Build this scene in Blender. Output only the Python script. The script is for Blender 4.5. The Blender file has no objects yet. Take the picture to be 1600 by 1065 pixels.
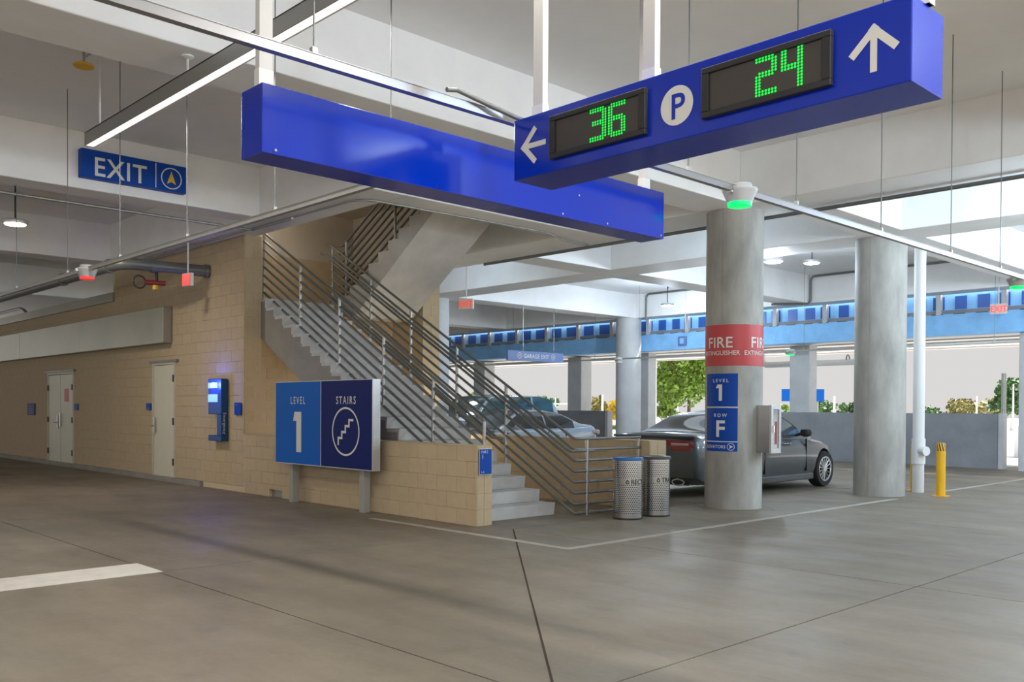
import bpy, bmesh, math, random
from mathutils import Vector, Matrix
random.seed(7)
S = bpy.context.scene
COL = S.collection
pi = math.pi

# ------------------------------------------------------------------ camera, sky, sun, exposure
def set_camera():
    yaw, pitch, roll = math.radians(43.816), math.radians(-0.6507), math.radians(-0.2993)
    c, s = math.cos(yaw), math.sin(yaw)
    fw, rt, up = Vector((-c, s, 0)), Vector((s, c, 0)), Vector((0, 0, 1))
    w = fw * math.cos(pitch) + up * math.sin(pitch)
    u = up * math.cos(pitch) - fw * math.sin(pitch)
    r2 = rt * math.cos(roll) - u * math.sin(roll)
    u2 = u * math.cos(roll) + rt * math.sin(roll)
    cd = bpy.data.cameras.new('camera')
    cd.sensor_fit = 'HORIZONTAL'; cd.sensor_width = 36.0
    cd.lens = 1426.08 / 1600 * 36.0
    cd.shift_y = (653.4 - 532.5) / 1600
    cd.clip_end = 600; cd.clip_start = 0.05
    co = bpy.data.objects.new('camera', cd)
    m = Matrix((r2, u2, -w)).transposed().to_4x4()
    m.translation = (0, 0, 1.5)
    co.matrix_world = m
    COL.objects.link(co)
    S.camera = co
set_camera()

SKY = (0.71, 0.695, 0.68)
SKY_STRENGTH = 1.0
SUN_STRENGTH = 13.0
LAMP_W = 90.0          # ceiling disc lamps
BAR_W = 22.0            # linear fixtures, per metre
EXPOSURE = 0.0

wd = bpy.data.worlds.new('overcast_sky'); S.world = wd; wd.use_nodes = True
bg = wd.node_tree.nodes['Background']
bg.inputs[0].default_value = (*SKY, 1); bg.inputs[1].default_value = SKY_STRENGTH
sl = bpy.data.lights.new('sun', 'SUN'); sl.energy = SUN_STRENGTH; sl.angle = math.radians(3.0); sl.color = (1, 0.95, 0.86)
so = bpy.data.objects.new('sun', sl); COL.objects.link(so)
so.rotation_euler = (math.radians(32), 0, math.radians(35))
so.rotation_euler = Vector((0.35, 0.55, 1.0)).to_track_quat('Z', 'Y').to_euler()
S.view_settings.view_transform = 'Standard'
S.view_settings.look = 'None'
S.view_settings.exposure = EXPOSURE
S.view_settings.gamma = 1.0
S.view_settings.use_curve_mapping = False

# ------------------------------------------------------------------ materials
def lin(r, g, b):
    f = lambda v: (v / 255 / 12.92) if v / 255 <= 0.04045 else ((v / 255 + 0.055) / 1.055) ** 2.4
    return (f(r), f(g), f(b))

def mat(name, col, rough=0.6, metal=0.0, var=0.0, scale=4.0, bump=0.0, bscale=60.0, emit=0.0, spec=0.5, objvar=0.0, coat=0.0, ecol=None, stretch=None, detail=5.0):
    m = bpy.data.materials.new(name); m.use_nodes = True
    nt = m.node_tree; N = nt.nodes; L = nt.links
    b = N['Principled BSDF']
    b.inputs['Base Color'].default_value = (*col, 1)
    b.inputs['Roughness'].default_value = rough
    b.inputs['Metallic'].default_value = metal
    b.inputs['Specular IOR Level'].default_value = spec
    if coat: b.inputs['Coat Weight'].default_value = coat; b.inputs['Coat Roughness'].default_value = 0.05
    if emit:
        b.inputs['Emission Color'].default_value = (*(ecol or col), 1); b.inputs['Emission Strength'].default_value = emit
    if var or bump:
        tc = N.new('ShaderNodeNewGeometry'); src = tc.outputs['Position']
        if stretch:
            mp = N.new('ShaderNodeMapping'); mp.inputs['Scale'].default_value = stretch
            L.new(src, mp.inputs['Vector']); src = mp.outputs[0]
    last = None
    if var:
        nz = N.new('ShaderNodeTexNoise'); nz.inputs['Scale'].default_value = scale; nz.inputs['Detail'].default_value = detail
        nz.inputs['Roughness'].default_value = 0.6
        L.new(src, nz.inputs['Vector'])
        mr = N.new('ShaderNodeMapRange'); mr.inputs['From Min'].default_value = 0.3; mr.inputs['From Max'].default_value = 0.7
        mr.inputs['To Min'].default_value = 1 - var; mr.inputs['To Max'].default_value = 1 + var * 0.6
        L.new(nz.outputs['Fac'], mr.inputs['Value'])
        last = mr.outputs[0]
    if objvar:
        oi = N.new('ShaderNodeObjectInfo')
        mr2 = N.new('ShaderNodeMapRange'); mr2.inputs['To Min'].default_value = 1 - objvar; mr2.inputs['To Max'].default_value = 1 + objvar * 0.5
        L.new(oi.outputs['Random'], mr2.inputs['Value'])
        if last is not None:
            mu = N.new('ShaderNodeMath'); mu.operation = 'MULTIPLY'
            L.new(last, mu.inputs[0]); L.new(mr2.outputs[0], mu.inputs[1]); last = mu.outputs[0]
        else: last = mr2.outputs[0]
    if last is not None:
        vm = N.new('ShaderNodeVectorMath'); vm.operation = 'SCALE'
        vm.inputs[0].default_value = col
        L.new(last, vm.inputs['Scale']); L.new(vm.outputs[0], b.inputs['Base Color'])
    if bump:
        n2 = N.new('ShaderNodeTexNoise'); n2.inputs['Scale'].default_value = bscale; n2.inputs['Detail'].default_value = 4
        L.new(src, n2.inputs['Vector'])
        bp = N.new('ShaderNodeBump'); bp.inputs['Strength'].default_value = bump; bp.inputs['Distance'].default_value = 0.01
        L.new(n2.outputs['Fac'], bp.inputs['Height']); L.new(bp.outputs[0], b.inputs['Normal'])
    return m

M = {}
M['white'] = mat('painted_concrete_white', (0.88, 0.885, 0.885), 0.55, var=0.06, scale=1.3, bump=0.06, bscale=40)
M['ceil'] = mat('painted_slab_soffit', (0.86, 0.865, 0.87), 0.6, var=0.05, scale=0.8)
M['column'] = mat('bare_concrete_column', (0.385, 0.38, 0.35), 0.6, var=0.36, scale=2.6, bump=0.12, bscale=30, stretch=(1, 1, 0.35))
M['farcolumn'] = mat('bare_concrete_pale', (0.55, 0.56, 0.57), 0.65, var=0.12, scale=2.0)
M['soffitconc'] = mat('daylit_stair_concrete', (0.60, 0.59, 0.565), 0.7, var=0.16, scale=1.8, bump=0.08, bscale=25)  # stair concrete paled, daylight on the soffit put into its colour
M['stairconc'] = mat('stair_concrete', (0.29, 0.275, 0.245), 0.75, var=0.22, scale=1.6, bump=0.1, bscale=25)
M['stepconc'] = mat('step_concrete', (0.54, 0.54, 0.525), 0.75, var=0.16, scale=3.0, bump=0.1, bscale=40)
M['block'] = mat('tan_masonry_block', (0.50, 0.395, 0.255), 0.85, var=0.06, scale=9.0, bump=0.12, bscale=110, objvar=0.035)
M['mortar'] = mat('tan_mortar', (0.60, 0.49, 0.33), 0.9, var=0.06, scale=20)
M['plaster'] = mat('stairwell_plaster', (0.55, 0.50, 0.43), 0.8, var=0.06, scale=2)
M['barrier'] = mat('grey_barrier_concrete', (0.27, 0.28, 0.30), 0.8, var=0.22, scale=1.2, bump=0.1)
M['bluebeam'] = mat('skylit_blue_concrete', (0.28, 0.60, 1.0), 0.7, var=0.16, scale=2.4, bump=0.08)  # blue cast of the sky light is part of this base colour
M['bluewin'] = mat('deep_blue_panel', (0.02, 0.10, 0.42), 0.35)
M['steel'] = mat('galvanised_steel', (0.42, 0.42, 0.40), 0.42, 0.85, var=0.10, scale=12)
M['rail'] = mat('grey_painted_rail', (0.15, 0.155, 0.145), 0.42, 0.3)
M['strut'] = mat('zinc_strut', (0.32, 0.32, 0.33), 0.36, 0.8)
M['sstl'] = mat('stainless', (0.48, 0.475, 0.46), 0.26, 1.0)
M['duct'] = mat('brushed_metal_cladding', (0.36, 0.345, 0.275), 0.36, 0.75, var=0.10, scale=0.9)
M['door'] = mat('cream_door_paint', (0.63, 0.60, 0.47), 0.45, var=0.04)
M['doorframe'] = mat('cream_frame', (0.55, 0.50, 0.38), 0.5)
M['dark'] = mat('dark_plastic', (0.018, 0.018, 0.02), 0.45)
M['black'] = mat('black_gap', (0.006, 0.006, 0.006), 0.9)
M['bezel'] = mat('display_bezel', (0.02, 0.02, 0.021), 0.5)
M['screen'] = mat('display_face', (0.052, 0.046, 0.040), 0.55, var=0.10, scale=160)
M['led'] = mat('green_led', (0.0, 0.8, 0.06), 0.5, emit=1.0, ecol=(0.0, 0.85, 0.06))
M['signblue'] = mat('gloss_blue_sign', (0.001, 0.026, 0.42), 0.14, spec=0.5, bump=0.012, bscale=5)
M['navy'] = mat('navy_sign', (0.002, 0.011, 0.125), 0.5, spec=0.2)
M['midblue'] = mat('mid_blue_sign', (0.0, 0.115, 0.52), 0.5, spec=0.2)
M['royal'] = mat('royal_sign', (0.002, 0.058, 0.36), 0.5, spec=0.2)
M['paleblue'] = mat('faded_sign', (0.13, 0.20, 0.42), 0.5)
M['letter'] = mat('white_vinyl', (0.70, 0.70, 0.67), 0.5)
M['alu'] = mat('aluminium_edge', (0.55, 0.56, 0.57), 0.4, 0.6)
M['postgrey'] = mat('sign_post_paint', (0.36, 0.36, 0.33), 0.45, 0.2)
M['whitepost'] = mat('white_post', (0.56, 0.555, 0.535), 0.4)
M['yellow'] = mat('yellow_paint', (0.80, 0.44, 0.01), 0.45, var=0.08, scale=6)
M['gold'] = mat('gold_vinyl', (0.75, 0.46, 0.02), 0.5)
M['red'] = mat('red_vinyl', (0.52, 0.055, 0.06), 0.45)
M['redplastic'] = mat('red_lens', (0.7, 0.03, 0.03), 0.35, emit=0.55, ecol=(1.0, 0.06, 0.05))
M['redtext'] = mat('red_lettering', (0.8, 0.08, 0.07), 0.5, emit=0.5, ecol=(1, 0.1, 0.08))
M['exitbox'] = mat('exit_sign_face', (0.70, 0.42, 0.38), 0.5, emit=0.1, ecol=(1, .5, .45))
M['greenlens'] = mat('green_lens', (0.0, 0.7, 0.15), 0.3, emit=1.1, ecol=(0.0, 0.95, 0.16))
M['whiteplastic'] = mat('white_plastic', (0.70, 0.70, 0.68), 0.4)
M['sensorgrey'] = mat('sensor_plastic', (0.42, 0.43, 0.44), 0.45)
M['lampwhite'] = mat('lamp_lens', (1, 0.95, 0.85), 0.4, emit=5.0, ecol=(1.0, 0.86, 0.62))
M['barlens'] = mat('linear_lens', (1, 0.95, 0.9), 0.4, emit=1.5, ecol=(1.0, 0.86, 0.76))
M['barhouse'] = mat('linear_housing', (0.26, 0.26, 0.25), 0.4, 0.5)
M['pipegrey'] = mat('grey_pipe', (0.17, 0.18, 0.175), 0.4, 0.3)
M['whitepipe'] = mat('white_pipe', (0.74, 0.74, 0.74), 0.45)
M['glowblue'] = mat('blue_beacon', (0.05, 0.1, 1), 0.3, emit=14.0, ecol=(0.10, 0.14, 1.0))
M['glowpanel'] = mat('backlit_panel', (0.2, 0.45, 1), 0.3, emit=0.9, ecol=(0.22, 0.45, 1.0))
M['phoneblue'] = mat('phone_blue', (0.0, 0.06, 0.22), 0.35, 0.1)
M['line'] = mat('worn_white_paint', (0.40, 0.37, 0.315), 0.7, var=0.18, scale=7)
M['stop'] = mat('white_stop_paint', (0.66, 0.63, 0.57), 0.7, var=0.10, scale=7)
M['joint'] = mat('floor_joint', (0.10, 0.085, 0.07), 0.9)
M['cargrey'] = mat('dark_grey_car_paint', (0.075, 0.088, 0.096), 0.32, 0.25, coat=0.6)
M['carsilver'] = mat('silver_car_paint', (0.42, 0.47, 0.53), 0.22, 0.5, coat=1.0)
M['carwhite'] = mat('pale_blue_car_paint', (0.40, 0.46, 0.50), 0.25, 0.1, coat=0.8)
M['glass'] = mat('tinted_glass', (0.02, 0.025, 0.03), 0.05, 0.0, spec=0.8, coat=0.6)
M['glassteal'] = mat('teal_tinted_glass', (0.02, 0.07, 0.08), 0.06, 0.0, spec=0.8, coat=0.6)
M['tyre'] = mat('tyre_rubber', (0.022, 0.022, 0.025), 0.8)
M['rim'] = mat('alloy_rim', (0.62, 0.63, 0.66), 0.28, 0.9)
M['taillight'] = mat('tail_light_red', (0.22, 0.008, 0.012), 0.15, coat=1.0)
M['tailclear'] = mat('tail_light_clear', (0.55, 0.40, 0.40), 0.15, coat=1.0)
M['chrome'] = mat('chrome', (0.75, 0.76, 0.78), 0.1, 1.0)
M['leafg'] = mat('tree_leaves', (0.20, 0.33, 0.035), 0.6, var=0.55, scale=1.1)
M['leafd'] = mat('dark_tree_leaves', (0.07, 0.17, 0.05), 0.6, var=0.5, scale=1.0)
M['leafy'] = mat('yellow_tree_leaves', (0.70, 0.47, 0.02), 0.6, var=0.3, scale=1.2)
M['leafo'] = mat('olive_leaves', (0.26, 0.24, 0.07), 0.6, var=0.4, scale=1.2)
M['bark'] = mat('bark', (0.16, 0.12, 0.09), 0.9, var=0.3, scale=9)
M['lot'] = mat('parking_lot_concrete', (0.52, 0.54, 0.57), 0.85, var=0.10, scale=0.5)
M['apron'] = mat('sun_bounce_apron', (0.70, 0.71, 0.72), 0.85, var=0.08, scale=0.5)  # paler than the lot, to bounce more sunlight into the garage
M['hedge'] = mat('ground_cover', (0.12, 0.16, 0.05), 0.9, var=0.4, scale=2)
M['canopy'] = mat('canopy_soffit', (0.80, 0.76, 0.72), 0.7, var=0.06, scale=1.0)
M['extred'] = mat('extinguisher_red', (0.22, 0.02, 0.02), 0.3)
M['clearglass'] = mat('cabinet_glass', (0.25, 0.27, 0.28), 0.06, 0.0, spec=0.8)
M['canblue'] = mat('recycling_lid_blue', (0.01, 0.13, 0.36), 0.4)
M['candark'] = mat('bin_lid_grey', (0.06, 0.06, 0.065), 0.45)

def floor_material():
    m = bpy.data.materials.new('concrete_floor'); m.use_nodes = True
    nt = m.node_tree; N = nt.nodes; L = nt.links; b = N['Principled BSDF']
    g = N.new('ShaderNodeNewGeometry')
    def noise(scale, detail, rough, stretch=(1, 1, 1)):
        mp = N.new('ShaderNodeMapping'); mp.inputs['Scale'].default_value = stretch
        mp.inputs['Rotation'].default_value = (0, 0, 0.25)
        n = N.new('ShaderNodeTexNoise'); n.inputs['Scale'].default_value = scale; n.inputs['Detail'].default_value = detail; n.inputs['Roughness'].default_value = rough
        L.new(g.outputs['Position'], mp.inputs['Vector']); L.new(mp.outputs[0], n.inputs['Vector']); return n.outputs['Fac']
    def rng(v, a, c, lo, hi):
        r = N.new('ShaderNodeMapRange'); r.inputs['From Min'].default_value = a; r.inputs['From Max'].default_value = c
        r.inputs['To Min'].default_value = lo; r.inputs['To Max'].default_value = hi; L.new(v, r.inputs['Value']); return r.outputs[0]
    def mul(a, c):
        x = N.new('ShaderNodeMath'); x.operation = 'MULTIPLY'; L.new(a, x.inputs[0]); L.new(c, x.inputs[1]); return x.outputs[0]
    big = rng(noise(0.35, 4, 0.55), 0.3, 0.7, 0.82, 1.12)
    mid = rng(noise(1.3, 6, 0.65, (0.5, 1.6, 1)), 0.32, 0.68, 0.78, 1.13)
    fine = rng(noise(18, 4, 0.7), 0.3, 0.7, 0.94, 1.05)
    spots = rng(noise(2.6, 3, 0.5), 0.62, 0.80, 1.0, 0.78)
    v = mul(mul(big, mid), mul(fine, spots))
    vm = N.new('ShaderNodeVectorMath'); vm.operation = 'SCALE'; vm.inputs[0].default_value = (0.205, 0.174, 0.130)
    L.new(v, vm.inputs['Scale']); L.new(vm.outputs[0], b.inputs['Base Color'])
    rr = rng(noise(0.9, 4, 0.6), 0.3, 0.7, 0.42, 0.62); L.new(rr, b.inputs['Roughness'])
    b.inputs['Specular IOR Level'].default_value = 0.4
    bp = N.new('ShaderNodeBump'); bp.inputs['Strength'].default_value = 0.08; bp.inputs['Distance'].default_value = 0.01
    L.new(noise(45, 3, 0.6), bp.inputs['Height']); L.new(bp.outputs[0], b.inputs['Normal'])
    return m
M['floor'] = floor_material()

def perforated_material():
    # stainless sheet pierced with small staggered holes; uv = metres round the can, metres up
    m = bpy.data.materials.new('perforated_stainless'); m.use_nodes = True
    nt = m.node_tree; N = nt.nodes; L = nt.links; b = N['Principled BSDF']
    b.inputs['Metallic'].default_value = 1.0; b.inputs['Roughness'].default_value = 0.22
    uv = N.new('ShaderNodeUVMap'); sp = N.new('ShaderNodeSeparateXYZ'); L.new(uv.outputs[0], sp.inputs[0])
    def ma(op, a, c=None):
        x = N.new('ShaderNodeMath'); x.operation = op
        for i, q in enumerate((a, c)):
            if q is None: continue
            if isinstance(q, (int, float)): x.inputs[i].default_value = q
            else: L.new(q, x.inputs[i])
        return x.outputs[0]
    p = 0.028
    row = ma('DIVIDE', sp.outputs[1], p * 0.9)
    rid = ma('FLOOR', row)
    odd = ma('MULTIPLY', ma('MODULO', rid, 2.0), 0.5)
    cx = ma('SUBTRACT', ma('FRACT', ma('ADD', ma('DIVIDE', sp.outputs[0], p), odd)), 0.5)
    cy = ma('SUBTRACT', ma('FRACT', row), 0.5)
    d = ma('SQRT', ma('ADD', ma('MULTIPLY', cx, cx), ma('MULTIPLY', cy, cy)))
    hole = ma('LESS_THAN', d, 0.34)
    mx = N.new('ShaderNodeMix'); mx.data_type = 'RGBA'
    mx.inputs[6].default_value = (0.62, 0.62, 0.63, 1); mx.inputs[7].default_value = (0.008, 0.008, 0.01, 1)
    L.new(hole, mx.inputs[0]); L.new(mx.outputs[2], b.inputs['Base Color'])
    L.new(ma('SUBTRACT', 1.0, hole), b.inputs['Metallic'])
    return m
M['perf'] = perforated_material()

def hazard_material():
    m = bpy.data.materials.new('bollard_hazard_tape'); m.use_nodes = True
    nt = m.node_tree; N = nt.nodes; L = nt.links; b = N['Principled BSDF']
    uv = N.new('ShaderNodeUVMap'); w = N.new('ShaderNodeTexWave'); w.bands_direction = 'DIAGONAL'; w.inputs['Scale'].default_value = 3.2
    L.new(uv.outputs[0], w.inputs['Vector'])
    r = N.new('ShaderNodeMapRange'); r.inputs['From Min'].default_value = 0.48; r.inputs['From Max'].default_value = 0.52
    L.new(w.outputs['Fac'], r.inputs['Value'])
    mx = N.new('ShaderNodeMix'); mx.data_type = 'RGBA'
    mx.inputs[6].default_value = (0.02, 0.018, 0.015, 1); mx.inputs[7].default_value = (0.80, 0.44, 0.01, 1)
    L.new(r.outputs[0], mx.inputs[0]); L.new(mx.outputs[2], b.inputs['Base Color'])
    return m
M['hazard'] = hazard_material()

# ------------------------------------------------------------------ geometry helpers
class G:
    """collects verts/faces in world (or local) coordinates"""
    def __init__(s): s.v = []; s.f = []; s.uv = None
    def add(s, v, f):
        o = len(s.v); s.v += [tuple(p) for p in v]; s.f += [tuple(i + o for i in q) for q in f]; return s
    def box(s, x0, x1, y0, y1, z0, z1):
        if x0 > x1: x0, x1 = x1, x0
        if y0 > y1: y0, y1 = y1, y0
        if z0 > z1: z0, z1 = z1, z0
        v = [(x0, y0, z0), (x1, y0, z0), (x1, y1, z0), (x0, y1, z0), (x0, y0, z1), (x1, y0, z1), (x1, y1, z1), (x0, y1, z1)]
        return s.add(v, [(0, 3, 2, 1), (4, 5, 6, 7), (0, 1, 5, 4), (1, 2, 6, 5), (2, 3, 7, 6), (3, 0, 4, 7)])
    def tube(s, pts, r, n=10, closed_ends=True, r2=None):
        pts = [Vector(p) for p in pts]; rings = []
        up = Vector((0, 0, 1)); prev = None
        for i, p in enumerate(pts):
            t = (pts[min(i + 1, len(pts) - 1)] - pts[max(i - 1, 0)]).normalized()
            if prev is None:
                a = up if abs(t.z) < 0.95 else Vector((1, 0, 0))
                nx = t.cross(a).normalized()
            else:
                nx = (prev - t * prev.dot(t)).normalized()
            prev = nx; ny = t.cross(nx)
            rr = r if r2 is None else r + (r2 - r) * i / (len(pts) - 1)
            rings.append([p + (nx * math.cos(2 * pi * k / n) + ny * math.sin(2 * pi * k / n)) * rr for k in range(n)])
        v = [q for ring in rings for q in ring]; f = []
        for i in range(len(rings) - 1):
            for k in range(n):
                a = i * n + k; b = i * n + (k + 1) % n
                f.append((a, b, b + n, a + n))
        if closed_ends:
            f.append(tuple(reversed(range(n)))); f.append(tuple((len(rings) - 1) * n + k for k in range(n)))
        return s.add(v, f)
    def lathe(s, prof, c=(0, 0, 0), n=24, cap=True):
        v = []; f = []
        for r, z in prof:
            for k in range(n):
                a = 2 * pi * k / n; v.append((c[0] + r * math.cos(a), c[1] + r * math.sin(a), c[2] + z))
        for i in range(len(prof) - 1):
            for k in range(n):
                a = i * n + k; b = i * n + (k + 1) % n; f.append((a, b, b + n, a + n))
        if cap: f.append(tuple(reversed(range(n)))); f.append(tuple((len(prof) - 1) * n + k for k in range(n)))
        return s.add(v, f)
    def prism(s, poly, axis, a, b):
        """poly 2d, extruded along axis from a to b; axis 'y': poly=(x,z); 'x': poly=(y,z); 'z': poly=(x,y)"""
        mk = {'y': lambda p, t: (p[0], t, p[1]), 'x': lambda p, t: (t, p[0], p[1]), 'z': lambda p, t: (p[0], p[1], t)}[axis]
        n = len(poly); v = [mk(p, a) for p in poly] + [mk(p, b) for p in poly]
        f = [tuple(range(n)), tuple(reversed(range(n, 2 * n)))] + [(i, i + n, (i + 1) % n + n, (i + 1) % n) for i in range(n)]
        return s.add(v, f)
    def build(s, name, m, parent=None, smooth=None, bevel=0, recalc=True, kind=None, uv=None):
        me = bpy.data.meshes.new(name)
        off = world_off(parent)
        me.from_pydata([(p[0] - off[0], p[1] - off[1], p[2] - off[2]) for p in s.v], [], s.f)
        if recalc:
            bm = bmesh.new(); bm.from_mesh(me); bmesh.ops.recalc_face_normals(bm, faces=bm.faces); bm.to_mesh(me); bm.free()
        if uv:
            lay = me.uv_layers.new(name='UVMap')
            for pl in me.polygons:
                for li in pl.loop_indices: lay.data[li].uv = uv(s.v[me.loops[li].vertex_index])
        if smooth:
            me.polygons.foreach_set('use_smooth', [True] * len(me.polygons))
            me.set_sharp_from_angle(angle=math.radians(smooth))
        me.materials.append(m)
        return link(name, me, parent, bevel, kind)

def world_off(p):
    o = Vector((0, 0, 0))
    while p is not None:
        o = o + p.location; p = p.parent
    return o

def link(name, me, parent=None, bevel=0, kind=None, loc=None):
    o = bpy.data.objects.new(name, me); COL.objects.link(o)
    if parent is not None: o.parent = parent
    if loc is not None:
        w = world_off(parent); o.location = (loc[0] - w[0], loc[1] - w[1], loc[2] - w[2])
    if bevel:
        b = o.modifiers.new('bevel', 'BEVEL'); b.width = bevel; b.segments = 2; b.limit_method = 'ANGLE'
    if kind: o['kind'] = kind
    return o

def tag(o, label=None, cat=None, group=None, kind=None):
    if label: o['label'] = label
    if cat: o['category'] = cat
    if group: o['group'] = group
    if kind: o['kind'] = kind
    return o

def thing(name, label, cat, loc=(0, 0, 0), group=None, kind=None):
    o = bpy.data.objects.new(name, None); COL.objects.link(o); o.location = loc
    o.empty_display_size = 0.1
    return tag(o, label, cat, group, kind)

def copy_tree(o, parent=None):
    c = o.copy(); COL.objects.link(c)
    if parent is not None: c.parent = parent
    for ch in [x for x in o.children]: copy_tree(ch, c)
    return c

_txt = {}
def text_geo(body, size=1.0, align='CENTER', space=1.0, bold=0.0):
    """flat lettering as (verts2d, faces), centred vertically on cap height, from the built-in font"""
    key = (body, align, space, bold)
    if key not in _txt:
        cu = bpy.data.curves.new('lettering', 'FONT'); cu.body = body; cu.size = 1.0; cu.align_x = align
        cu.space_character = space; cu.offset = bold; cu.resolution_u = 4
        o = bpy.data.objects.new('lettering', cu); COL.objects.link(o)
        dg = bpy.context.evaluated_depsgraph_get(); dg.update()
        me = bpy.data.meshes.new_from_object(o.evaluated_get(dg))
        v = [(p.co.x, p.co.y) for p in me.vertices]; f = [tuple(q.vertices) for q in me.polygons]
        bpy.data.objects.remove(o); bpy.data.meshes.remove(me); bpy.data.curves.remove(cu)
        _txt[key] = (v, f)
    v, f = _txt[key]
    cap = 0.729                                     # cap height of the built-in font at size 1
    k = size / cap
    return [(x * k, (y - cap / 2) * k) for x, y in v], f

def planar(v2, f, origin, right, up, off=0.0):
    o, r, u = Vector(origin), Vector(right), Vector(up); n = r.cross(u)
    g = G(); g.add([o + r * x + u * y + n * off for x, y in v2], f); return g

def text_on(body, cap, origin, right, up, m, parent, name='lettering', align='CENTER', space=1.0, bold=0.0, sx=1.0, off=0.003):
    v, f = text_geo(body, cap, align, space, bold)
    v = [(x * sx, y) for x, y in v]
    return planar(v, f, origin, right, up, off).build(name, m, parent, recalc=False)

def shape_on(polys, origin, right, up, m, parent, name, off=0.003):
    g = G()
    o, r, u = Vector(origin), Vector(right), Vector(up); n = r.cross(u)
    for i, p in enumerate(polys):
        g.add([o + r * x + u * y + n * (off + (.0003 * i if len(polys) <= 8 else 0)) for x, y in p], [tuple(range(len(p)))])
    return g.build(name, m, parent, recalc=False)

def ring_polys(r0, r1, n=36):
    out = []
    for k in range(n):
        a, b = 2 * pi * k / n, 2 * pi * (k + 1) / n
        out.append([(r0 * math.cos(a), r0 * math.sin(a)), (r1 * math.cos(a), r1 * math.sin(a)), (r1 * math.cos(b), r1 * math.sin(b)), (r0 * math.cos(b), r0 * math.sin(b))])
    return out

def disc_poly(r, n=36): return [(r * math.cos(2 * pi * k / n), r * math.sin(2 * pi * k / n)) for k in range(n)]
def stroke(p, q, w):
    a, b = Vector(p), Vector(q); d = (b - a).normalized(); n = Vector((-d.y, d.x)) * w / 2
    return [tuple(a - n), tuple(b - n), tuple(b + n), tuple(a + n)]

RX, RY, UZ = (1, 0, 0), (0, 1, 0), (0, 0, 1)

# ------------------------------------------------------------------ floor: slab panels between sawn joints
CEIL, BEAM = 5.28, 4.5
fl = thing('floor', 'worn tan concrete garage floor cut by straight sawn joints', None, (0, 0, 0), kind='structure')
G().box(-46, 16, -14, 26.5, -0.30, -0.015).build('joint_bed', M['joint'], fl)
gx = [-46, -41.5, -37.0, -32.5, -27.9, -23.0, -18.05, -13.1, -8.15, -3.2, 1.75, 6.7, 16]
gy = [-14, -5.5, -1.05, 3.4, 7.85, 12.2, 16.6, 21.0, 26.5]
J = 0.006
def slab(poly): G().prism(poly, 'z', -0.2, 0.0).build('slab', M['floor'], fl)
for i in range(len(gx) - 1):
    for j in range(len(gy) - 1):
        x0, x1, y0, y1 = gx[i] + J, gx[i + 1] - J, gy[j] + J, gy[j + 1] - J
        if abs(gx[i] + 8.15) < .01 and abs(gy[j] - 3.4) < .01:   # this panel is cut corner to corner
            slab([(x0, y0), (x1 - 2 * J, y0), (x0, y1 - 2 * J)])
            slab([(x1, y0 + 2 * J), (x1, y1), (x0 + 2 * J, y1)])
        else:
            slab([(x0, y0), (x1, y0), (x1, y1), (x0, y1)])
def stripe(poly, m, name='painted_line'):
    G().prism(poly, 'z', 0.0005, 0.0035).build(name, m, fl)
stripe([(-8.76, -7), (-8.16, -7), (-8.14, 3.44), (-8.74, 3.44)], M['stop'], 'stop_bar')
stripe([(-10.2, 7.12), (-6.55, 7.12), (-6.55, 7.22), (-10.2, 7.22)], M['line'])
stripe([(-6.65, 7.22), (-6.55, 7.22), (-6.57, 15.35), (-6.67, 15.35)], M['line'])
stripe([(-6.7, 17.3), (-6.6, 17.3), (-6.6, 22.5), (-6.7, 22.5)], M['line'])

# ground beyond the garage
tag(G().box(-160, 120, 26.5, 200, -0.6, -0.06).build('ground_outside', M['lot']), 'pale concrete parking lot stretching beyond the garage', None, kind='structure')
tag(G().box(16, 120, -120, 26.5, -0.6, -0.06).build('ground_outside', M['apron']), 'unseen concrete apron paled to bounce sunlight into the garage', None, kind='structure')

# ------------------------------------------------------------------ ceiling slab and beams
cg = G()
XL, XR = -46, 2.0
cg.box(XL, -20.6, -9, 24.6, CEIL, CEIL + .3)
cg.box(-20.6, -10.7, -9, 7.5, CEIL, CEIL + .3)
cg.box(-20.6, -10.7, 12.2, 24.6, CEIL, CEIL + .3)
cg.box(-10.7, XR, -9, 24.6, CEIL, CEIL + .3)
tag(cg.build('ceiling', M['ceil']), 'painted concrete ceiling slab of the garage', None, kind='structure')
def beam(x0, x1, y0, y1, label, m='white', z0=BEAM, z1=CEIL + .02):
    o = G().box(x0, x1, y0, y1, z0, z1).build('ceiling_beam', M[m], bevel=0.015)
    return tag(o, label, None, kind='structure')
beam(XL, XR, 11.73, 12.75, 'wide concrete beam over the fire extinguisher column')
beam(XL, XR, 15.25, 16.2, 'wide concrete beam over the column by the white pipe')
beam(XL, XR, 23.9, 24.58, 'perimeter beam above the blue windowed spandrel')
beam(-19.6, -10.4, 7.15, 7.9, 'beam along the top of the tan block wall')
beam(-11.0, -10.4, 7.9, 11.73, 'short beam closing the stair opening')
beam(-8.15, -7.4, -9, 11.73, 'cross beam over the linear light')
beam(-13.75, -13.25, -9, 7.15, 'cross beam behind the blue exit sign')
beam(-20.2, -19.6, -9, 11.73, 'cross beam behind the round ceiling lamp')
beam(-27.4, -26.8, -9, 11.73, 'farthest cross beam over the double door')
beam(-1.9, -1.2, -9, 11.73, 'cross beam above the two sign boxes')
for y0, y1 in ((12.75, 15.25), (16.2, 23.9)):
    for x0, nm in ((-32.5, 'fifth'), (-26.0, 'fourth'), (-19.75, 'third'), (-13.55, 'second'), (-7.25, 'first'), (-1.0, 'outer')):
        beam(x0, x0 + .74, y0, y1, nm + ' cross beam between the ' + ('middle' if y0 < 13 else 'far') + ' girders')
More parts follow.
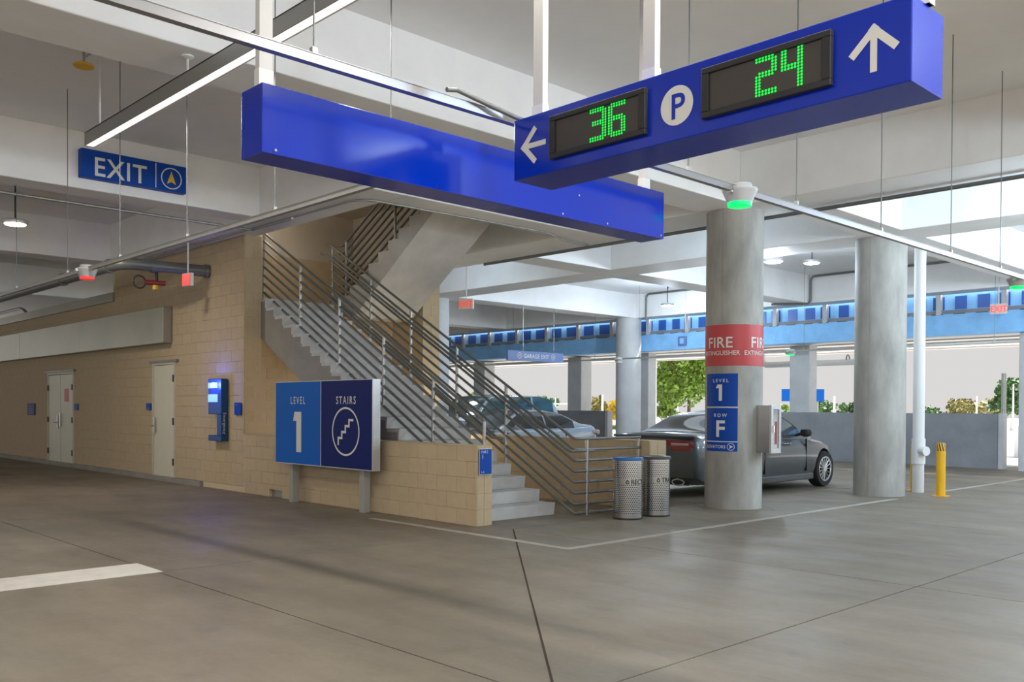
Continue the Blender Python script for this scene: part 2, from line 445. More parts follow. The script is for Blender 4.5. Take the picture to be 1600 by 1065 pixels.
# landing soffit, plus a roof and walls added to keep sky light out
tag(G().box(-17, -9.5, 6.5, 13, 8.3, 8.6).build('ceiling', M['ceil']), 'roof added over the stair opening to block sky light', None, kind='structure')
tag(G().box(-16.4, -13.3, 7.9, 11.6, 5.42, 5.6).build('ceiling', M['plaster']), 'low soffit over the stair landing', None, kind='structure')
for a in ((-17, -9.5, 6.5, 6.7), (-17, -9.5, 12.8, 13.0), (-17, -16.8, 6.7, 12.8)):
    G().box(a[0], a[1], a[2], a[3], 5.5, 8.3).build('wall_light_block', M['mortar'], kind='structure')
G().box(-9.7, -9.5, 6.5, 13, 5.5, 8.3).build('wall_light_block', M['mortar'], kind='structure')

# ------------------------------------------------------------------ block masonry
_blk = {}
BH, BW = 0.204, 0.406
def block_mesh(w, h, axis):
    key = (round(w, 3), round(h, 3), axis)
    if key not in _blk:
        g = G(); a, b, c = w / 2, h / 2, 0.007
        e = 0.0025
        # a block face with a chamfered front edge: outer ring then raised field
        o = [(-a, -b), (a, -b), (a, b), (-a, b)]; i_ = [(-a + e, -b + e), (a - e, -b + e), (a - e, b - e), (-a + e, b - e)]
        pts = [(x, 0.0, z) for x, z in o] + [(x, c - e, z) for x, z in o] + [(x, c, z) for x, z in i_]
        fs = [(0, 1, 5, 4), (1, 2, 6, 5), (2, 3, 7, 6), (3, 0, 4, 7), (4, 5, 9, 8), (5, 6, 10, 9), (6, 7, 11, 10), (7, 4, 8, 11), (8, 9, 10, 11)]
        if axis == '-y': v = [(x, -d, z) for x, d, z in pts]
        elif axis == '+x': v = [(d, x, z) for x, d, z in pts]
        g.add(v, fs)
        me = bpy.data.meshes.new('block'); me.from_pydata(g.v, [], g.f); me.materials.append(M['block'])
        _blk[key] = me
    return _blk[key]
def block_face(parent, axis, plane, u0, u1, z0, z1, holes=(), limit=300, shift=0.0, keep=None):
    """running bond blocks on a face. axis '-y': u = x, face at y=plane; '+x': u = y, face at x=plane"""
    rects = []
    rows = int(round((z1 - z0) / BH)); bh = (z1 - z0) / max(rows, 1); jt = 0.004
    for r in range(rows):
        za, zb = z0 + r * bh + jt / 2, z0 + (r + 1) * bh - jt / 2
        start = shift + (BW / 2 if r % 2 else 0)
        k0 = math.floor((u0 - start) / BW)
        u = start + k0 * BW
        while u < u1:
            a, b = max(u + jt / 2, u0), min(u + BW - jt / 2, u1)
            u += BW
            if b - a < 0.03: continue
            segs = [(a, b, za, zb)]
            for hx0, hx1, hz0, hz1 in holes:
                nxt = []
                for (p, q, s_, t_) in segs:
                    if q <= hx0 or p >= hx1 or t_ <= hz0 or s_ >= hz1: nxt.append((p, q, s_, t_)); continue
                    if hx0 - p > 0.03: nxt.append((p, hx0, s_, t_))
                    if q - hx1 > 0.03: nxt.append((hx1, q, s_, t_))
                    if t_ - hz1 > 0.02: nxt.append((max(p, hx0), min(q, hx1), hz1, t_))
                    if hz0 - s_ > 0.02: nxt.append((max(p, hx0), min(q, hx1), s_, hz0))
                segs = nxt
            rects += segs
    if keep: rects = [q for q in rects if keep(*q)]
    ctr = lambda q: (((q[0] + q[1]) / 2, plane) if axis == '-y' else (plane, (q[0] + q[1]) / 2))
    rects.sort(key=lambda q: ctr(q)[0] ** 2 + ctr(q)[1] ** 2)
    rest = G()
    for i, (a, b, c, d) in enumerate(rects):
        cu, cz = (a + b) / 2, (c + d) / 2
        loc = (cu, plane, cz) if axis == '-y' else (plane, cu, cz)
        me = block_mesh(b - a, d - c, axis)
        if i < limit: link('block', me, parent, loc=loc)
        else: rest.add([(v.co.x + loc[0], v.co.y + loc[1], v.co.z + loc[2]) for v in me.vertices], [tuple(p.vertices) for p in me.polygons])
    if rest.v: rest.build('block_field', M['block'], parent, kind='stuff')

# main wall with the doors
D1 = (-25.22, -23.30, 0.0, 2.34); D2 = (-18.62, -17.54, 0.0, 2.38)
wl = thing('wall_left', 'long tan concrete block wall with two cream doors', None, (-14.72, 7.67, 0), kind='structure')
cw = G()
cw.box(-40, D1[0], 7.67, 7.97, 0, 3.82); cw.box(D1[0], D1[1], 7.67, 7.97, D1[3], 3.82); cw.box(D1[1], -20.74, 7.67, 7.97, 0, 3.82)
cw.box(-20.74, D2[0], 7.67, 7.97, 0, 4.5); cw.box(D2[0], D2[1], 7.67, 7.97, D2[3], 4.5); cw.box(D2[1], -14.74, 7.67, 7.97, 0, 4.5)
cw.build('wall_core', M['mortar'], wl)
block_face(wl, '-y', 7.67, -34.0, -20.74, 0.10, 3.82, holes=[D1], limit=0)
block_face(wl, '-y', 7.67, -20.74, -14.72, 0.10, 4.5, holes=[D2], limit=300)
G().box(-16.35, -40, 7.60, 7.67, 0, 0.10).build('base_kerb', M['stairconc'], wl)
G().box(-40, -20.74, 7.62, 7.98, 3.82, 4.02).build('wall_coping', M['duct'], wl)
G().box(-20.745, -20.72, 7.64, 7.99, 4.02, 4.5).build('wall_end_cap', M['doorframe'], wl)
# pier end of the wall by the stairs
wp = thing('wall_pier', 'tan block wall end beside the stair railing', None, (-14.74, 7.8, 0), kind='structure')
G().box(-15.2, -14.742, 7.672, 7.99, 0.0, 4.5).build('wall_core', M['mortar'], wp)
block_face(wp, '+x', -14.742, 7.65, 7.99, 1.03, 4.5, shift=7.62)
# wall under the stair landing
wu = thing('wall_back', 'tan block wall under the stair landing', None, (-14.76, 9.5, 0), kind='structure')
G().box(-15.0, -14.78, 7.99, 10.9, 0, 3.2).build('wall_core', M['mortar'], wu)
block_face(wu, '+x', -14.78, 7.99, 10.9, 0.0, 3.2, shift=7.70)
# low parapet wall in front of the stairs
lw = thing('wall_front', 'low tan block parapet wall beside the stairs', None, (-8.58, 7.75, 0), kind='structure')
VENT = (-13.83, -13.39, 0.0, 0.125)
lc = G(); lc.box(-14.70, VENT[0], 7.642, 7.88, 0, 1.02); lc.box(VENT[1], -8.602, 7.642, 7.88, 0, 1.02)
lc.box(VENT[0], VENT[1], 7.642, 7.88, VENT[3], 1.02); lc.box(VENT[0], VENT[1], 7.84, 7.88, 0, VENT[3])
lc.build('wall_core', M['mortar'], lw)
block_face(lw, '-y', 7.642, -14.70, -8.58, 0.0, 1.02, holes=[VENT], shift=-8.58 - BW)
for k in range(5):
    for a, b in ((7.622, 7.758), (7.764, 7.902)):
        link('block', block_mesh(b - a, BH - .008, '+x'), lw, loc=(-8.602, (a + b) / 2, (k + .5) * 1.02 / 5))
G().box(-14.70, -8.60, 7.63, 7.89, 1.012, 1.024).build('wall_top', M['block'], lw)
G().box(VENT[0], VENT[1], 7.70, 7.72, 0.0, VENT[3]).build('vent_grille', M['steel'], lw)
# far parapet wall beyond the stairs
fw_ = thing('wall_right', 'brown block wall behind the stairs with a pale end pier', None, (-8.35, 10.95, 0), kind='structure')
fc = G(); fc.box(-13.8, -8.372, 10.872, 11.26, 0, 1.02); fc.box(-16.1, -13.8, 10.872, 11.26, 0, 4.5)
fc.build('wall_core', M['mortar'], fw_)
block_face(fw_, '-y', 10.872, -13.8, -8.35, 0.0, 1.02, shift=-8.35)
block_face(fw_, '-y', 10.872, -16.1, -13.8, 0.0, 4.5, shift=-13.8, limit=200)
block_face(fw_, '+x', -13.8, 10.86, 11.27, 1.02, 4.5, shift=10.86)
for k in range(5):
    for a, b in ((10.855, 11.055), (11.063, 11.27)):
        link('block', block_mesh(b - a, BH - .008, '+x'), fw_, loc=(-8.372, (a + b) / 2, (k + .5) * 1.02 / 5))
G().box(-13.8, -8.37, 10.86, 11.265, 1.012, 1.024).build('wall_top', M['block'], fw_)
# wall behind the landing: block below, plaster above
wb = thing('wall_landing', 'wall behind the stair landing, brown block below pale plaster', None, (-16.1, 9.5, 0), kind='structure')
G().box(-16.5, -16.12, 7.98, 11.3, 0, 4.46).build('wall_core', M['mortar'], wb)
block_face(wb, '+x', -16.12, 7.98, 10.86, 3.44, 4.46)
G().box(-16.5, -16.14, 7.98, 11.3, 4.46, 5.6).build('plaster_panel', M['plaster'], wb)
G().box(-16.14, -14.9, 7.955, 7.985, 3.4, 5.5).build('plaster_panel', M['plaster'], wb)

tag(G().prism([(-13.8, 3.85), (-12.2, 4.82), (-11.0, 5.50), (-10.3, 5.8), (-10.3, 8.3), (-16.4, 8.3), (-16.4, 4.46), (-13.8, 4.46)], 'y', 10.85, 11.05).build('wall_stairwell', M['plaster']), 'beige plaster wall beside the upper stair flight', None, kind='structure')
def bulkhead(x, y, z, label, watts, col, dy):
    t = thing('bulkhead_lamp', label, 'lamp', (x, y, z))
    G().lathe([(.10, 0), (.11, .02), (.11, .05), (.07, .055)], (x, y, z - .03), 18).build('base', M['alu'], t, smooth=40)
    G().lathe([(.03, -.05), (.07, -.04), (.09, 0)], (x, y, z - .03), 18).build('lens', M['lampwhite'], t, smooth=40)
    l = bpy.data.lights.new('bulkhead_light', 'POINT'); l.energy = watts; l.color = col; l.shadow_soft_size = .12
    o = bpy.data.objects.new('bulkhead_light', l); COL.objects.link(o); o.parent = t; o.location = (0, dy, -.2)
bulkhead(-13.0, 10.6, 1.2, 'small lamp behind the lower stair flight', 75, (1, .82, .55), 0)
bulkhead(-15.2, 8.3, 5.3, 'small lamp over the stair landing', 17, (1, .88, .72), 0)

# ------------------------------------------------------------------ doors
def lever(p, x, z, side):
    g = G().box(x - .03, x + .03, 7.60, 7.62, z - .16, z + .16); o = g.build('lock_plate', M['sstl'], p)
    G().tube([(x, 7.60, z - .02), (x, 7.555, z - .02), (x + side * .12, 7.55, z - .02)], 0.011, 8).build('lever', M['sstl'], p, smooth=40)
def hinge(p, x, z): G().box(x - .02, x + .02, 7.612, 7.64, z - .07, z + .07).build('hinge', M['dark'], p)
d1 = thing('door_1', 'cream metal double door with a small red notice', None, (-24.26, 7.66, 0), kind='structure')
g = G(); g.box(-25.22, -25.16, 7.63, 7.75, 0.02, 2.34); g.box(-23.36, -23.30, 7.63, 7.75, .02, 2.34); g.box(-25.16, -23.36, 7.63, 7.75, 2.28, 2.34); g.build('frame', M['doorframe'], d1)
G().box(-25.15, -24.275, 7.645, 7.69, 0.06, 2.27).build('leaf', M['door'], d1, bevel=.004)
G().box(-24.255, -23.37, 7.645, 7.69, 0.06, 2.27).build('leaf', M['door'], d1, bevel=.004)
G().box(-24.275, -24.255, 7.66, 7.69, 0.06, 2.27).build('meeting_gap', M['black'], d1)
G().box(-25.3, -23.2, 7.60, 7.67, 2.34, 2.38).build('lintel_drip', M['pipegrey'], d1)
lever(d1, -24.36, 1.1, -1)
G().box(-24.22, -24.16, 7.60, 7.645, 0.98, 1.32).build('pull_plate', M['sstl'], d1)
for z in (.35, 1.15, 1.95): hinge(d1, -25.16, z); hinge(d1, -23.36, z)
G().box(-23.95, -23.68, 7.638, 7.645, 1.6, 1.92).build('red_notice', M['red'], d1)
d2 = thing('door_2', 'cream single metal door beside the emergency phone', None, (-18.08, 7.66, 0), kind='structure')
g = G(); g.box(-18.62, -18.57, 7.63, 7.75, 0.02, 2.38); g.box(-17.59, -17.54, 7.63, 7.75, .02, 2.38); g.box(-18.57, -17.59, 7.63, 7.75, 2.33, 2.38); g.build('frame', M['doorframe'], d2)
G().box(-18.56, -17.60, 7.645, 7.69, 0.09, 2.32).build('leaf', M['door'], d2, bevel=.004)
G().box(-18.72, -17.40, 7.60, 7.67, 2.38, 2.42).build('lintel_drip', M['pipegrey'], d2)
lever(d2, -18.46, 1.12, 1)
for z in (.4, 1.2, 2.05): hinge(d2, -17.58, z)

# ------------------------------------------------------------------ cladding box over the wall
du = thing('duct_cladding', 'long brushed metal duct box fixed high on the tan wall', 'duct', (-17.7, 7.56, 2.75))
for x0, x1 in ((-36, -31.6), (-31.58, -27.0), (-26.98, -22.4), (-22.38, -17.7)):
    G().box(x0, x1, 7.47, 7.648, 2.75, 3.46).build('cladding_panel', M['duct'], du, bevel=.006)

# ------------------------------------------------------------------ stairs
RUN, RISE, NX0 = 0.2985, 0.17, -8.87
st = thing('staircase', 'straight concrete stair flight rising beside the tan wall', 'stairs', (-8.87, 8.6, 0))
Y0, Y1 = 7.97, 9.36
prof = [(NX0 - .02, 0.0)]
for k in range(1, 20):
    prof.append((NX0 - .02 - RUN * (k - 1), RISE * k - .165 * 0 - .01)); prof.append((NX0 - .02 - RUN * k, RISE * k - .01))
prof.append((NX0 - .02 - RUN * 19, RISE * 20 - .01)); prof.append((-14.76, RISE * 20 - .01)); prof.append((-14.76, 2.74))
prof.append((NX0 - .02 - RUN * 4.2, 0.0))
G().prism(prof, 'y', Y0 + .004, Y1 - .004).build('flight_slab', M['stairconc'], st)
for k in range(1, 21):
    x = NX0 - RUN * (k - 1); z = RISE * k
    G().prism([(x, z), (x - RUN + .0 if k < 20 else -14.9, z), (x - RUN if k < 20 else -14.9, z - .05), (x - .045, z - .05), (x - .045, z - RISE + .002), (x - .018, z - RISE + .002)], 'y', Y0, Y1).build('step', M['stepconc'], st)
G().box(-16.12, -14.78, 7.99, 10.86, 3.19, 3.395).build('landing', M['stepconc'], st)
u2 = thing('upper_staircase', 'upper concrete stair flight seen from its sloping underside', 'stairs', (-14.4, 10.1, 3.4))
UY0, UY1, UX0 = 9.52, 10.80, -14.57
prof = []
for k in range(1, 15):
    prof.append((UX0 + RUN * (k - 1), 3.4 + RISE * (k - 1))); prof.append((UX0 + RUN * (k - 1), 3.4 + RISE * k - .002))
xe = UX0 + RUN * 13
prof.append((-10.3, 3.4 + RISE * 14 - .002)); prof.append((-10.3, 5.3)); prof.append((-11.0, 5.3))
prof.append((-14.1, 3.17)); prof.append((UX0, 3.17))
G().prism(prof, 'y', UY0, UY1).build('flight_slab', M['soffitconc'], u2)
for k in range(1, 15):
    x = UX0 + RUN * (k - 1); z = 3.4 + RISE * k
    G().box(x - .015, x + RUN, UY0 + .06, UY1 - .01, z - .045, z + .004).build('tread', M['stepconc'], u2)

# ------------------------------------------------------------------ railings
def railing(name, label, loc): return thing(name, label, 'railing', loc)
SL = -0.5565
r1 = railing('stair_railing', 'grey pipe railing along the parapet side of the lower flight', (-9.0, 8.12, 1.0))
ztop = lambda x: 1.09 + (x + 8.567) * SL
for k in range(8):
    d = .152 * k
    if k == 0: pts = [(-14.92, 8.12, ztop(-14.92) - d), (-9.04, 8.12, ztop(-9.04) - d), (-8.995, 8.12, ztop(-9.02) - d - .05)]
    else: pts = [(-14.92, 8.12, ztop(-14.92) - d), (-9.0, 8.12, ztop(-9.0) - d)]
    G().tube(pts, .021, 8).build('rail', M['rail'], r1, smooth=50)
for x in (-14.90, -13.65, -12.46, -11.26, -10.07, -8.995):
    zb = RISE * min(20, max(1, math.ceil((NX0 - x) / RUN)))
    if x == -8.995: zb = .17
    G().tube([(x, 8.12, zb - .02), (x, 8.12, ztop(x) - .01)], .023, 10).build('post', M['steel'], r1, smooth=50)
hz = lambda x: ztop(x) - .19
G().tube([(-14.95, 8.21, hz(-14.9) + .02), (-14.7, 8.21, hz(-14.7)), (-8.95, 8.21, hz(-8.95)), (-8.7, 8.21, hz(-8.95) - .02)], .021, 8).build('handrail', M['rail'], r1, smooth=50)
r2 = railing('stair_railing', 'grey pipe railing on the open side, turning flat at floor level', (-8.56, 9.42, 0))
for k in range(8):
    d = .1515 * k
    z0 = max(1.075 - d, .035)
    pts = [(-14.77, 9.42, ztop(-14.77) - d), (-8.60, 9.42, z0 + .02), (-8.55, 9.43, z0), (-8.545, 9.50, z0), (-8.52, 10.84, z0)]
    G().tube(pts, .021, 8).build('rail', M['rail'], r2, smooth=50)
for x in (-14.69, -13.45, -12.29, -11.09, -9.95):
    zb = RISE * min(20, max(1, math.ceil((NX0 - x) / RUN)))
    G().tube([(x, 9.42, zb - .35), (x, 9.42, ztop(x) - .01)], .023, 10).build('post', M['steel'], r2, smooth=50)
for y in (9.66, 10.82):
    G().tube([(-8.54, y, 0.0), (-8.54, y, 1.06)], .024, 10).build('post', M['steel'], r2, smooth=50)
G().tube([(-14.95, 9.33, hz(-14.85)), (-14.75, 9.33, hz(-14.75)), (-8.62, 9.33, hz(-8.62)), (-8.55, 9.34, hz(-8.58)), (-8.54, 9.62, hz(-8.58)), (-8.54, 9.8, hz(-8.58) + .0)], .021, 8).build('handrail', M['rail'], r2, smooth=50)
r3 = railing('stair_railing', 'grey pipe railing climbing the upper flight over the landing', (-14.5, 9.58, 3.4))
uz = lambda x: 4.53 + (x + 14.55) * (RISE / RUN)
for k in range(8):
    d = .1515 * k
    pts = [(-14.72, 9.60, uz(-14.55) - d), (-14.55, 9.58, uz(-14.55) - d), (-11.05, 9.58, uz(-11.05) - d)]
    G().tube(pts, .021, 8).build('rail', M['rail'], r3, smooth=50)
for x in (-14.45, -12.93, -11.6):
    zb = uz(x) - 1.3
    G().tube([(x, 9.56, zb), (x, 9.56, uz(x) - .01)], .025, 10).build('post', M['steel'], r3, smooth=50)
G().tube([(-14.77, 9.42, ztop(-14.77)), (-14.95, 9.45, ztop(-14.8) + .02), (-14.95, 9.55, ztop(-14.8) + .02), (-14.72, 9.60, uz(-14.55))], .021, 8).build('return_bend', M['rail'], r3, smooth=50)
G().tube([(-14.6, 9.68, uz(-14.6) - .17), (-11.05, 9.68, uz(-11.05) - .17)], .021, 8).build('handrail', M['rail'], r3, smooth=50)

# ------------------------------------------------------------------ columns
def column(name, c, r, label, m='column', top=BEAM, n=48, group=None, seam=True):
    t = thing(name, label, 'column', (c[0], c[1], 0), group)
    G().lathe([(r, 0), (r, top)], (c[0], c[1], 0), n).build('shaft', M[m], t, smooth=40)
    if seam:
        for a in (math.atan2(-c[1], -c[0]) - .42,):
            x, y = c[0] + r * math.cos(a), c[1] + r * math.sin(a)
            G().tube([(x, y, 0.02), (x, y, top)], .003, 6).build('form_seam', M['stairconc'], t)
    return t
C1, R1 = (-7.765, 12.17), 0.43
col1 = column('concrete_column', C1, R1, 'round concrete column with a red fire extinguisher band and blue signs')
col2 = column('concrete_column', (-7.15, 15.87), 0.43, 'bare round concrete column beside the white drain pipe')
column('concrete_column', (-19.35, 23.95), 0.42, 'pale round concrete column beside the square pillar and hedge', 'farcolumn', seam=False)
column('concrete_column', (-19.75, 15.95), 0.41, 'pale round concrete column behind the stair railings', 'farcolumn', seam=False)

def on_cyl(v2, f, c, r, z, ang0, off):
    """wrap flat (s, h) lettering round a column; ang0 measured from the direction of the camera side"""
    base = math.atan2(-c[1], -c[0])
    bm = bmesh.new(); vs = [bm.verts.new((x, y, 0)) for x, y in v2]
    for q in f:
        try: bm.faces.new([vs[i] for i in q])
        except ValueError: pass
    x0 = min(x for x, y in v2); x1 = max(x for x, y in v2); k = x0 + .02
    while k < x1:
        bmesh.ops.bisect_plane(bm, geom=bm.verts[:] + bm.edges[:] + bm.faces[:], plane_co=(k, 0, 0), plane_no=(1, 0, 0)); k += .02
    bm.verts.index_update()
    g = G()
    pts = []
    for v in bm.verts:
        a = base + ang0 + v.co.x / r
        pts.append((c[0] + (r + off) * math.cos(a), c[1] + (r + off) * math.sin(a), z + v.co.y))
    g.add(pts, [tuple(v.index for v in q.verts) for q in bm.faces]); bm.free()
    return g
def cyl_text(body, cap, c, r, z, ang, m, parent, off, **kw):
    v, f = text_geo(body, cap, **kw)
    return on_cyl(v, f, c, r, z, ang, off).build('lettering', m, parent, recalc=False)
def cyl_poly(polys, c, r, z, ang, m, parent, off, name):
    v = []; f = []
    for p in polys: f.append(tuple(range(len(v), len(v) + len(p)))); v += p
    return on_cyl(v, f, c, r, z, ang, off).build(name, m, parent, recalc=False)
def cyl_rect(w, h, c, r, z, ang, m, parent, off, name):
    return cyl_poly([[(-w / 2, -h / 2), (w / 2, -h / 2), (w / 2, h / 2), (-w / 2, h / 2)]], c, r, z, ang, m, parent, off, name)

def crack(pts, c, r, t):
    ps = [stroke(a, b, .007) for a, b in zip(pts, pts[1:])]
    cyl_poly(ps, c, r, 0, math.radians(-8), M['stairconc'], t, .0015, 'crack')
crack([(-.02, .86), (.03, .78), (.05, .70), (.0, .62), (-.05, .60), (-.03, .52), (.02, .47), (-.06, .40), (-.09, .34), (-.08, .22), (-.12, .10), (-.11, .01)], C1, R1, col1)
for c_ in (C1, (-7.15, 15.87)):
    a = .72; q = [(c_[0] + a, c_[1]), (c_[0], c_[1] + a), (c_[0] - a, c_[1]), (c_[0], c_[1] - a)]
    g = G()
    for k in range(4):
        p1, p2 = q[k], q[(k + 1) % 4]; st_ = stroke(p1, p2, .012)
        g.add([(x, y, .0012) for x, y in st_], [(0, 1, 2, 3)])
    g.build('column_joint', M['joint'], fl)
fb = thing('fire_band', 'red band round the column lettered FIRE EXTINGUISHER in white', 'sign', (C1[0], C1[1], 2.15))
G().lathe([(R1 + .004, 2.15), (R1 + .004, 2.765)], (C1[0], C1[1], 0), 64, cap=False).build('band', M['red'], fb, smooth=40)
for q in range(4):
    a = math.radians(-31 + 93 * q) 
    if q == 3: continue
    cyl_text('FIRE', .165, C1, R1, 2.505, a, M['letter'], fb, .007, space=1.05, bold=.012)
    cyl_text('EXTINGUISHER', .068, C1, R1, 2.345, a, M['letter'], fb, .007, space=1.0, bold=.008)
A0 = math.radians(-29)
cs = thing('column_sign', 'blue column sign reading LEVEL 1, ROW F and ELEVATORS', 'sign', (C1[0], C1[1], 0.87))
W = .555
cyl_rect(W, .495, C1, R1, 1.785, A0, M['royal'], cs, .004, 'level_panel')
cyl_rect(W, .495, C1, R1, 1.268, A0, M['royal'], cs, .004, 'row_panel')
cyl_rect(W, .14, C1, R1, .938, A0, M['royal'], cs, .004, 'elevator_panel')
cyl_rect(W, .014, C1, R1, 1.530, A0, M['letter'], cs, .005, 'divider')
cyl_rect(W, .014, C1, R1, 1.014, A0, M['letter'], cs, .005, 'divider')
AT = A0 + math.radians(2)
cyl_text('LEVEL', .052, C1, R1, 1.93, AT, M['letter'], cs, .008, space=1.5, bold=.01)
one = [[(-.022, -.12), (.03, -.12), (.03, .125), (-.022, .125)], [(-.022, .125), (-.022, .07), (-.075, .07), (-.045, .125)]]
cyl_poly(one, C1, R1, 1.745, AT, M['letter'], cs, .008, 'numeral')
cyl_text('ROW', .052, C1, R1, 1.41, AT, M['letter'], cs, .008, space=1.5, bold=.01)
cyl_text('F', .25, C1, R1, 1.215, AT, M['letter'], cs, .008, bold=.02)
cyl_text('ELEVATORS', .05, C1, R1, .938, A0 - math.radians(10), M['letter'], cs, .008, bold=.008)
cyl_poly(ring_polys(.048, .056, 28), C1, R1, .938, A0 + math.radians(24), M['letter'], cs, .008, 'icon_ring')
cyl_poly([[(-.028, -.03), (.036, 0), (-.012, 0)], [(-.028, .03), (-.012, 0), (.036, 0)]], C1, R1, .938, A0 + math.radians(24), M['letter'], cs, .008, 'arrowhead')

# fire extinguisher cabinet on the column
cab = thing('extinguisher_cabinet', 'stainless fire extinguisher cabinet with a glass slot hung on the column', 'cabinet', (-7.4, 12.3, .85))
G().box(-7.42, -7.10, 12.12, 12.36, .852, 1.56).build('body', M['sstl'], cab, bevel=.006)
g = G(); g.box(-7.11, -7.075, 12.10, 12.155, .845, 1.568); g.box(-7.11, -7.075, 12.325, 12.38, .845, 1.568); g.box(-7.11, -7.075, 12.155, 12.325, .845, .915); g.box(-7.11, -7.075, 12.155, 12.325, 1.50, 1.568)
g.build('door_frame', M['alu'], cab, bevel=.004)
G().box(-7.10, -7.092, 12.155, 12.325, .915, 1.50).build('glass', M['clearglass'], cab)
G().box(-7.0925, -7.09, 12.225, 12.29, .98, 1.32).build('red_strip', M['extred'], cab)
G().box(-7.075, -7.05, 12.13, 12.15, 1.16, 1.26).build('latch', M['chrome'], cab)
G().tube([(-7.55, 12.24, 1.2), (-7.40, 12.24, 1.2)], .05, 8).build('bracket', M['steel'], cab)

# ------------------------------------------------------------------ floor standing LEVEL 1 / STAIRS sign
sg = thing('stairs_sign', 'large two-panel blue LEVEL 1 STAIRS sign on two grey posts', 'sign', (-11.78, 7.44, 0))
FY = 7.36
G().box(-13.11, -11.79, FY, FY + .09, .625, 1.88).build('level_panel', M['midblue'], sg)
G().box(-11.775, -10.46, FY, FY + .09, .625, 1.885).build('stairs_panel', M['navy'], sg)
g = G(); g.box(-11.79, -11.775, FY - .003, FY + .08, .625, 1.885); g.box(-13.115, -10.455, FY, FY + .1, 1.883, 1.895); g.box(-13.115, -10.455, FY, FY + .1, .612, .625)
g.build('edge_trim', M['alu'], sg)
G().box(-10.46, -10.445, FY - .01, FY + .12, .612, 1.895).build('side_cap', M['alu'], sg)
for x in (-12.78, -10.84):
    G().box(x - .055, x + .055, FY + .08, FY + .19, 0, 1.5).build('post', M['postgrey'], sg, bevel=.004)
O1, O2 = (-12.45, FY, 0), (-11.125, FY, 0)
def tx(s_, cap, x, z, m=M['letter'], **kw): return text_on(s_, cap, (x, FY, z), RX, UZ, m, sg, **kw)
tx('LEVEL', .115, -12.44, 1.605, space=1.45, bold=.008, sx=.78)
tx('STAIRS', .115, -11.12, 1.605, space=1.35, bold=.008, sx=.82)
shape_on([[(-.06, -.31), (.085, -.31), (.085, .31), (-.06, .31)], [(-.06, .31), (-.06, .17), (-.155, .17), (-.115, .31)]], (-12.42, FY, 1.115), RX, UZ, M['letter'], sg, 'numeral')
shape_on([[(x, z * 1.0) for x, z in p] for p in ring_polys(.325, .352, 48)], (-11.125, FY, 1.15), RX, UZ, M['letter'], sg, 'icon_ring')
stp = []; w_ = .035; sx_, sz_ = .093, .087
for k in range(4):
    x, z = -.205 + k * sx_, -.20 + k * sz_
    stp.append([(x, z), (x + w_, z), (x + w_, z + sz_ + w_), (x, z + sz_ + w_)])
    stp.append([(x + w_, z + sz_), (x + sx_ + w_, z + sz_), (x + sx_ + w_, z + sz_ + w_), (x + w_, z + sz_ + w_)])
shape_on(stp, (-11.125, FY, 1.15), RX, UZ, M['letter'], sg, 'stair_icon')

# small plates on the walls
def plate(name, label, x0, x1, z0, z1, m='royal', y=7.645, txt=None):
    t = thing(name, label, 'sign', ((x0 + x1) / 2, y, z0))
    G().box(x0, x1, y - .012, y, z0, z1).build('plate', M[m], t)
    if txt:
        for s_, cap, xx, zz in txt: text_on(s_, cap, (xx, y - .012, zz), RX, UZ, M['letter'], t, align='LEFT')
    return t
def bars(t, x0, x1, zs, y=7.633):
    for z in zs: G().box(x0, x1, y - .002, y, z - .006, z + .006).build('print_line', M['paleblue'], t)
p = plate('wall_plate', 'dark framed notice on the wall before the double door', -26.9, -26.28, 1.25, 1.56, 'navy')
bars(p, -26.8, -26.4, (1.30, 1.36, 1.42, 1.48))
p = plate('wall_plate', 'small blue room plate beside the double door', -23.23, -23.0, 1.40, 1.55); bars(p, -23.18, -23.06, (1.5, 1.45))
p = plate('wall_plate', 'small blue room plate beside the single door', -18.92, -18.69, 1.425, 1.56); bars(p, -18.86, -18.76, (1.46, 1.45))
p = plate('wall_plate', 'small blue plate between the emergency phone and the stair pier', -15.05, -14.81, 1.355, 1.57); bars(p, -15.02, -14.95, (1.53,))
sp_ = thing('stair_plate', 'blue stair number plate on the end of the low parapet', 'sign', (-8.57, 7.75, .66))
G().box(-8.58, -8.565, 7.655, 7.865, .655, .985).build('plate', M['alu'], sp_)
G().box(-8.566, -8.560, 7.662, 7.858, .662, .978).build('blue_face', M['royal'], sp_)
text_on('STAIR 2', .035, (-8.56, 7.675, .945), RY, UZ, M['letter'], sp_, align='LEFT', sx=.72)
text_on('1', .055, (-8.56, 7.685, .885), RY, UZ, M['letter'], sp_, align='LEFT', bold=.01)
text_on('1-4', .03, (-8.56, 7.675, .69), RY, UZ, M['letter'], sp_, align='LEFT')

# ------------------------------------------------------------------ emergency phone
ep = thing('emergency_phone', 'blue wall mounted emergency call box with a glowing beacon', 'phone', (-15.7, 7.58, .88))
EX0, EX1, EYF = -15.83, -15.32, 7.515
G().box(EX0, EX1, EYF, 7.645, 1.36, 2.0).build('upper_housing', M['phoneblue'], ep, bevel=.01)
G().box(EX1 - .17, EX1, EYF, 7.645, .98, 1.36).build('side_column', M['phoneblue'], ep, bevel=.006)
G().box(EX0, EX1, EYF, 7.645, .88, .98).build('lower_housing', M['phoneblue'], ep, bevel=.01)
G().box(EX0 + .16, EX1 - .17, 7.60, 7.645, .98, 1.36).build('faceplate', M['alu'], ep)
G().box(EX0 + .20, EX0 + .30, 7.585, 7.60, 1.02, 1.09).build('call_button', M['whiteplastic'], ep)
G().box(EX0 + .01, EX1 - .13, EYF - .006, EYF, 1.83, 1.93).build('beacon_lens', M['glowpanel'], ep)
G().lathe([(.05, 0), (.045, .05), (.02, .075)], (0, 0, 0), 14)
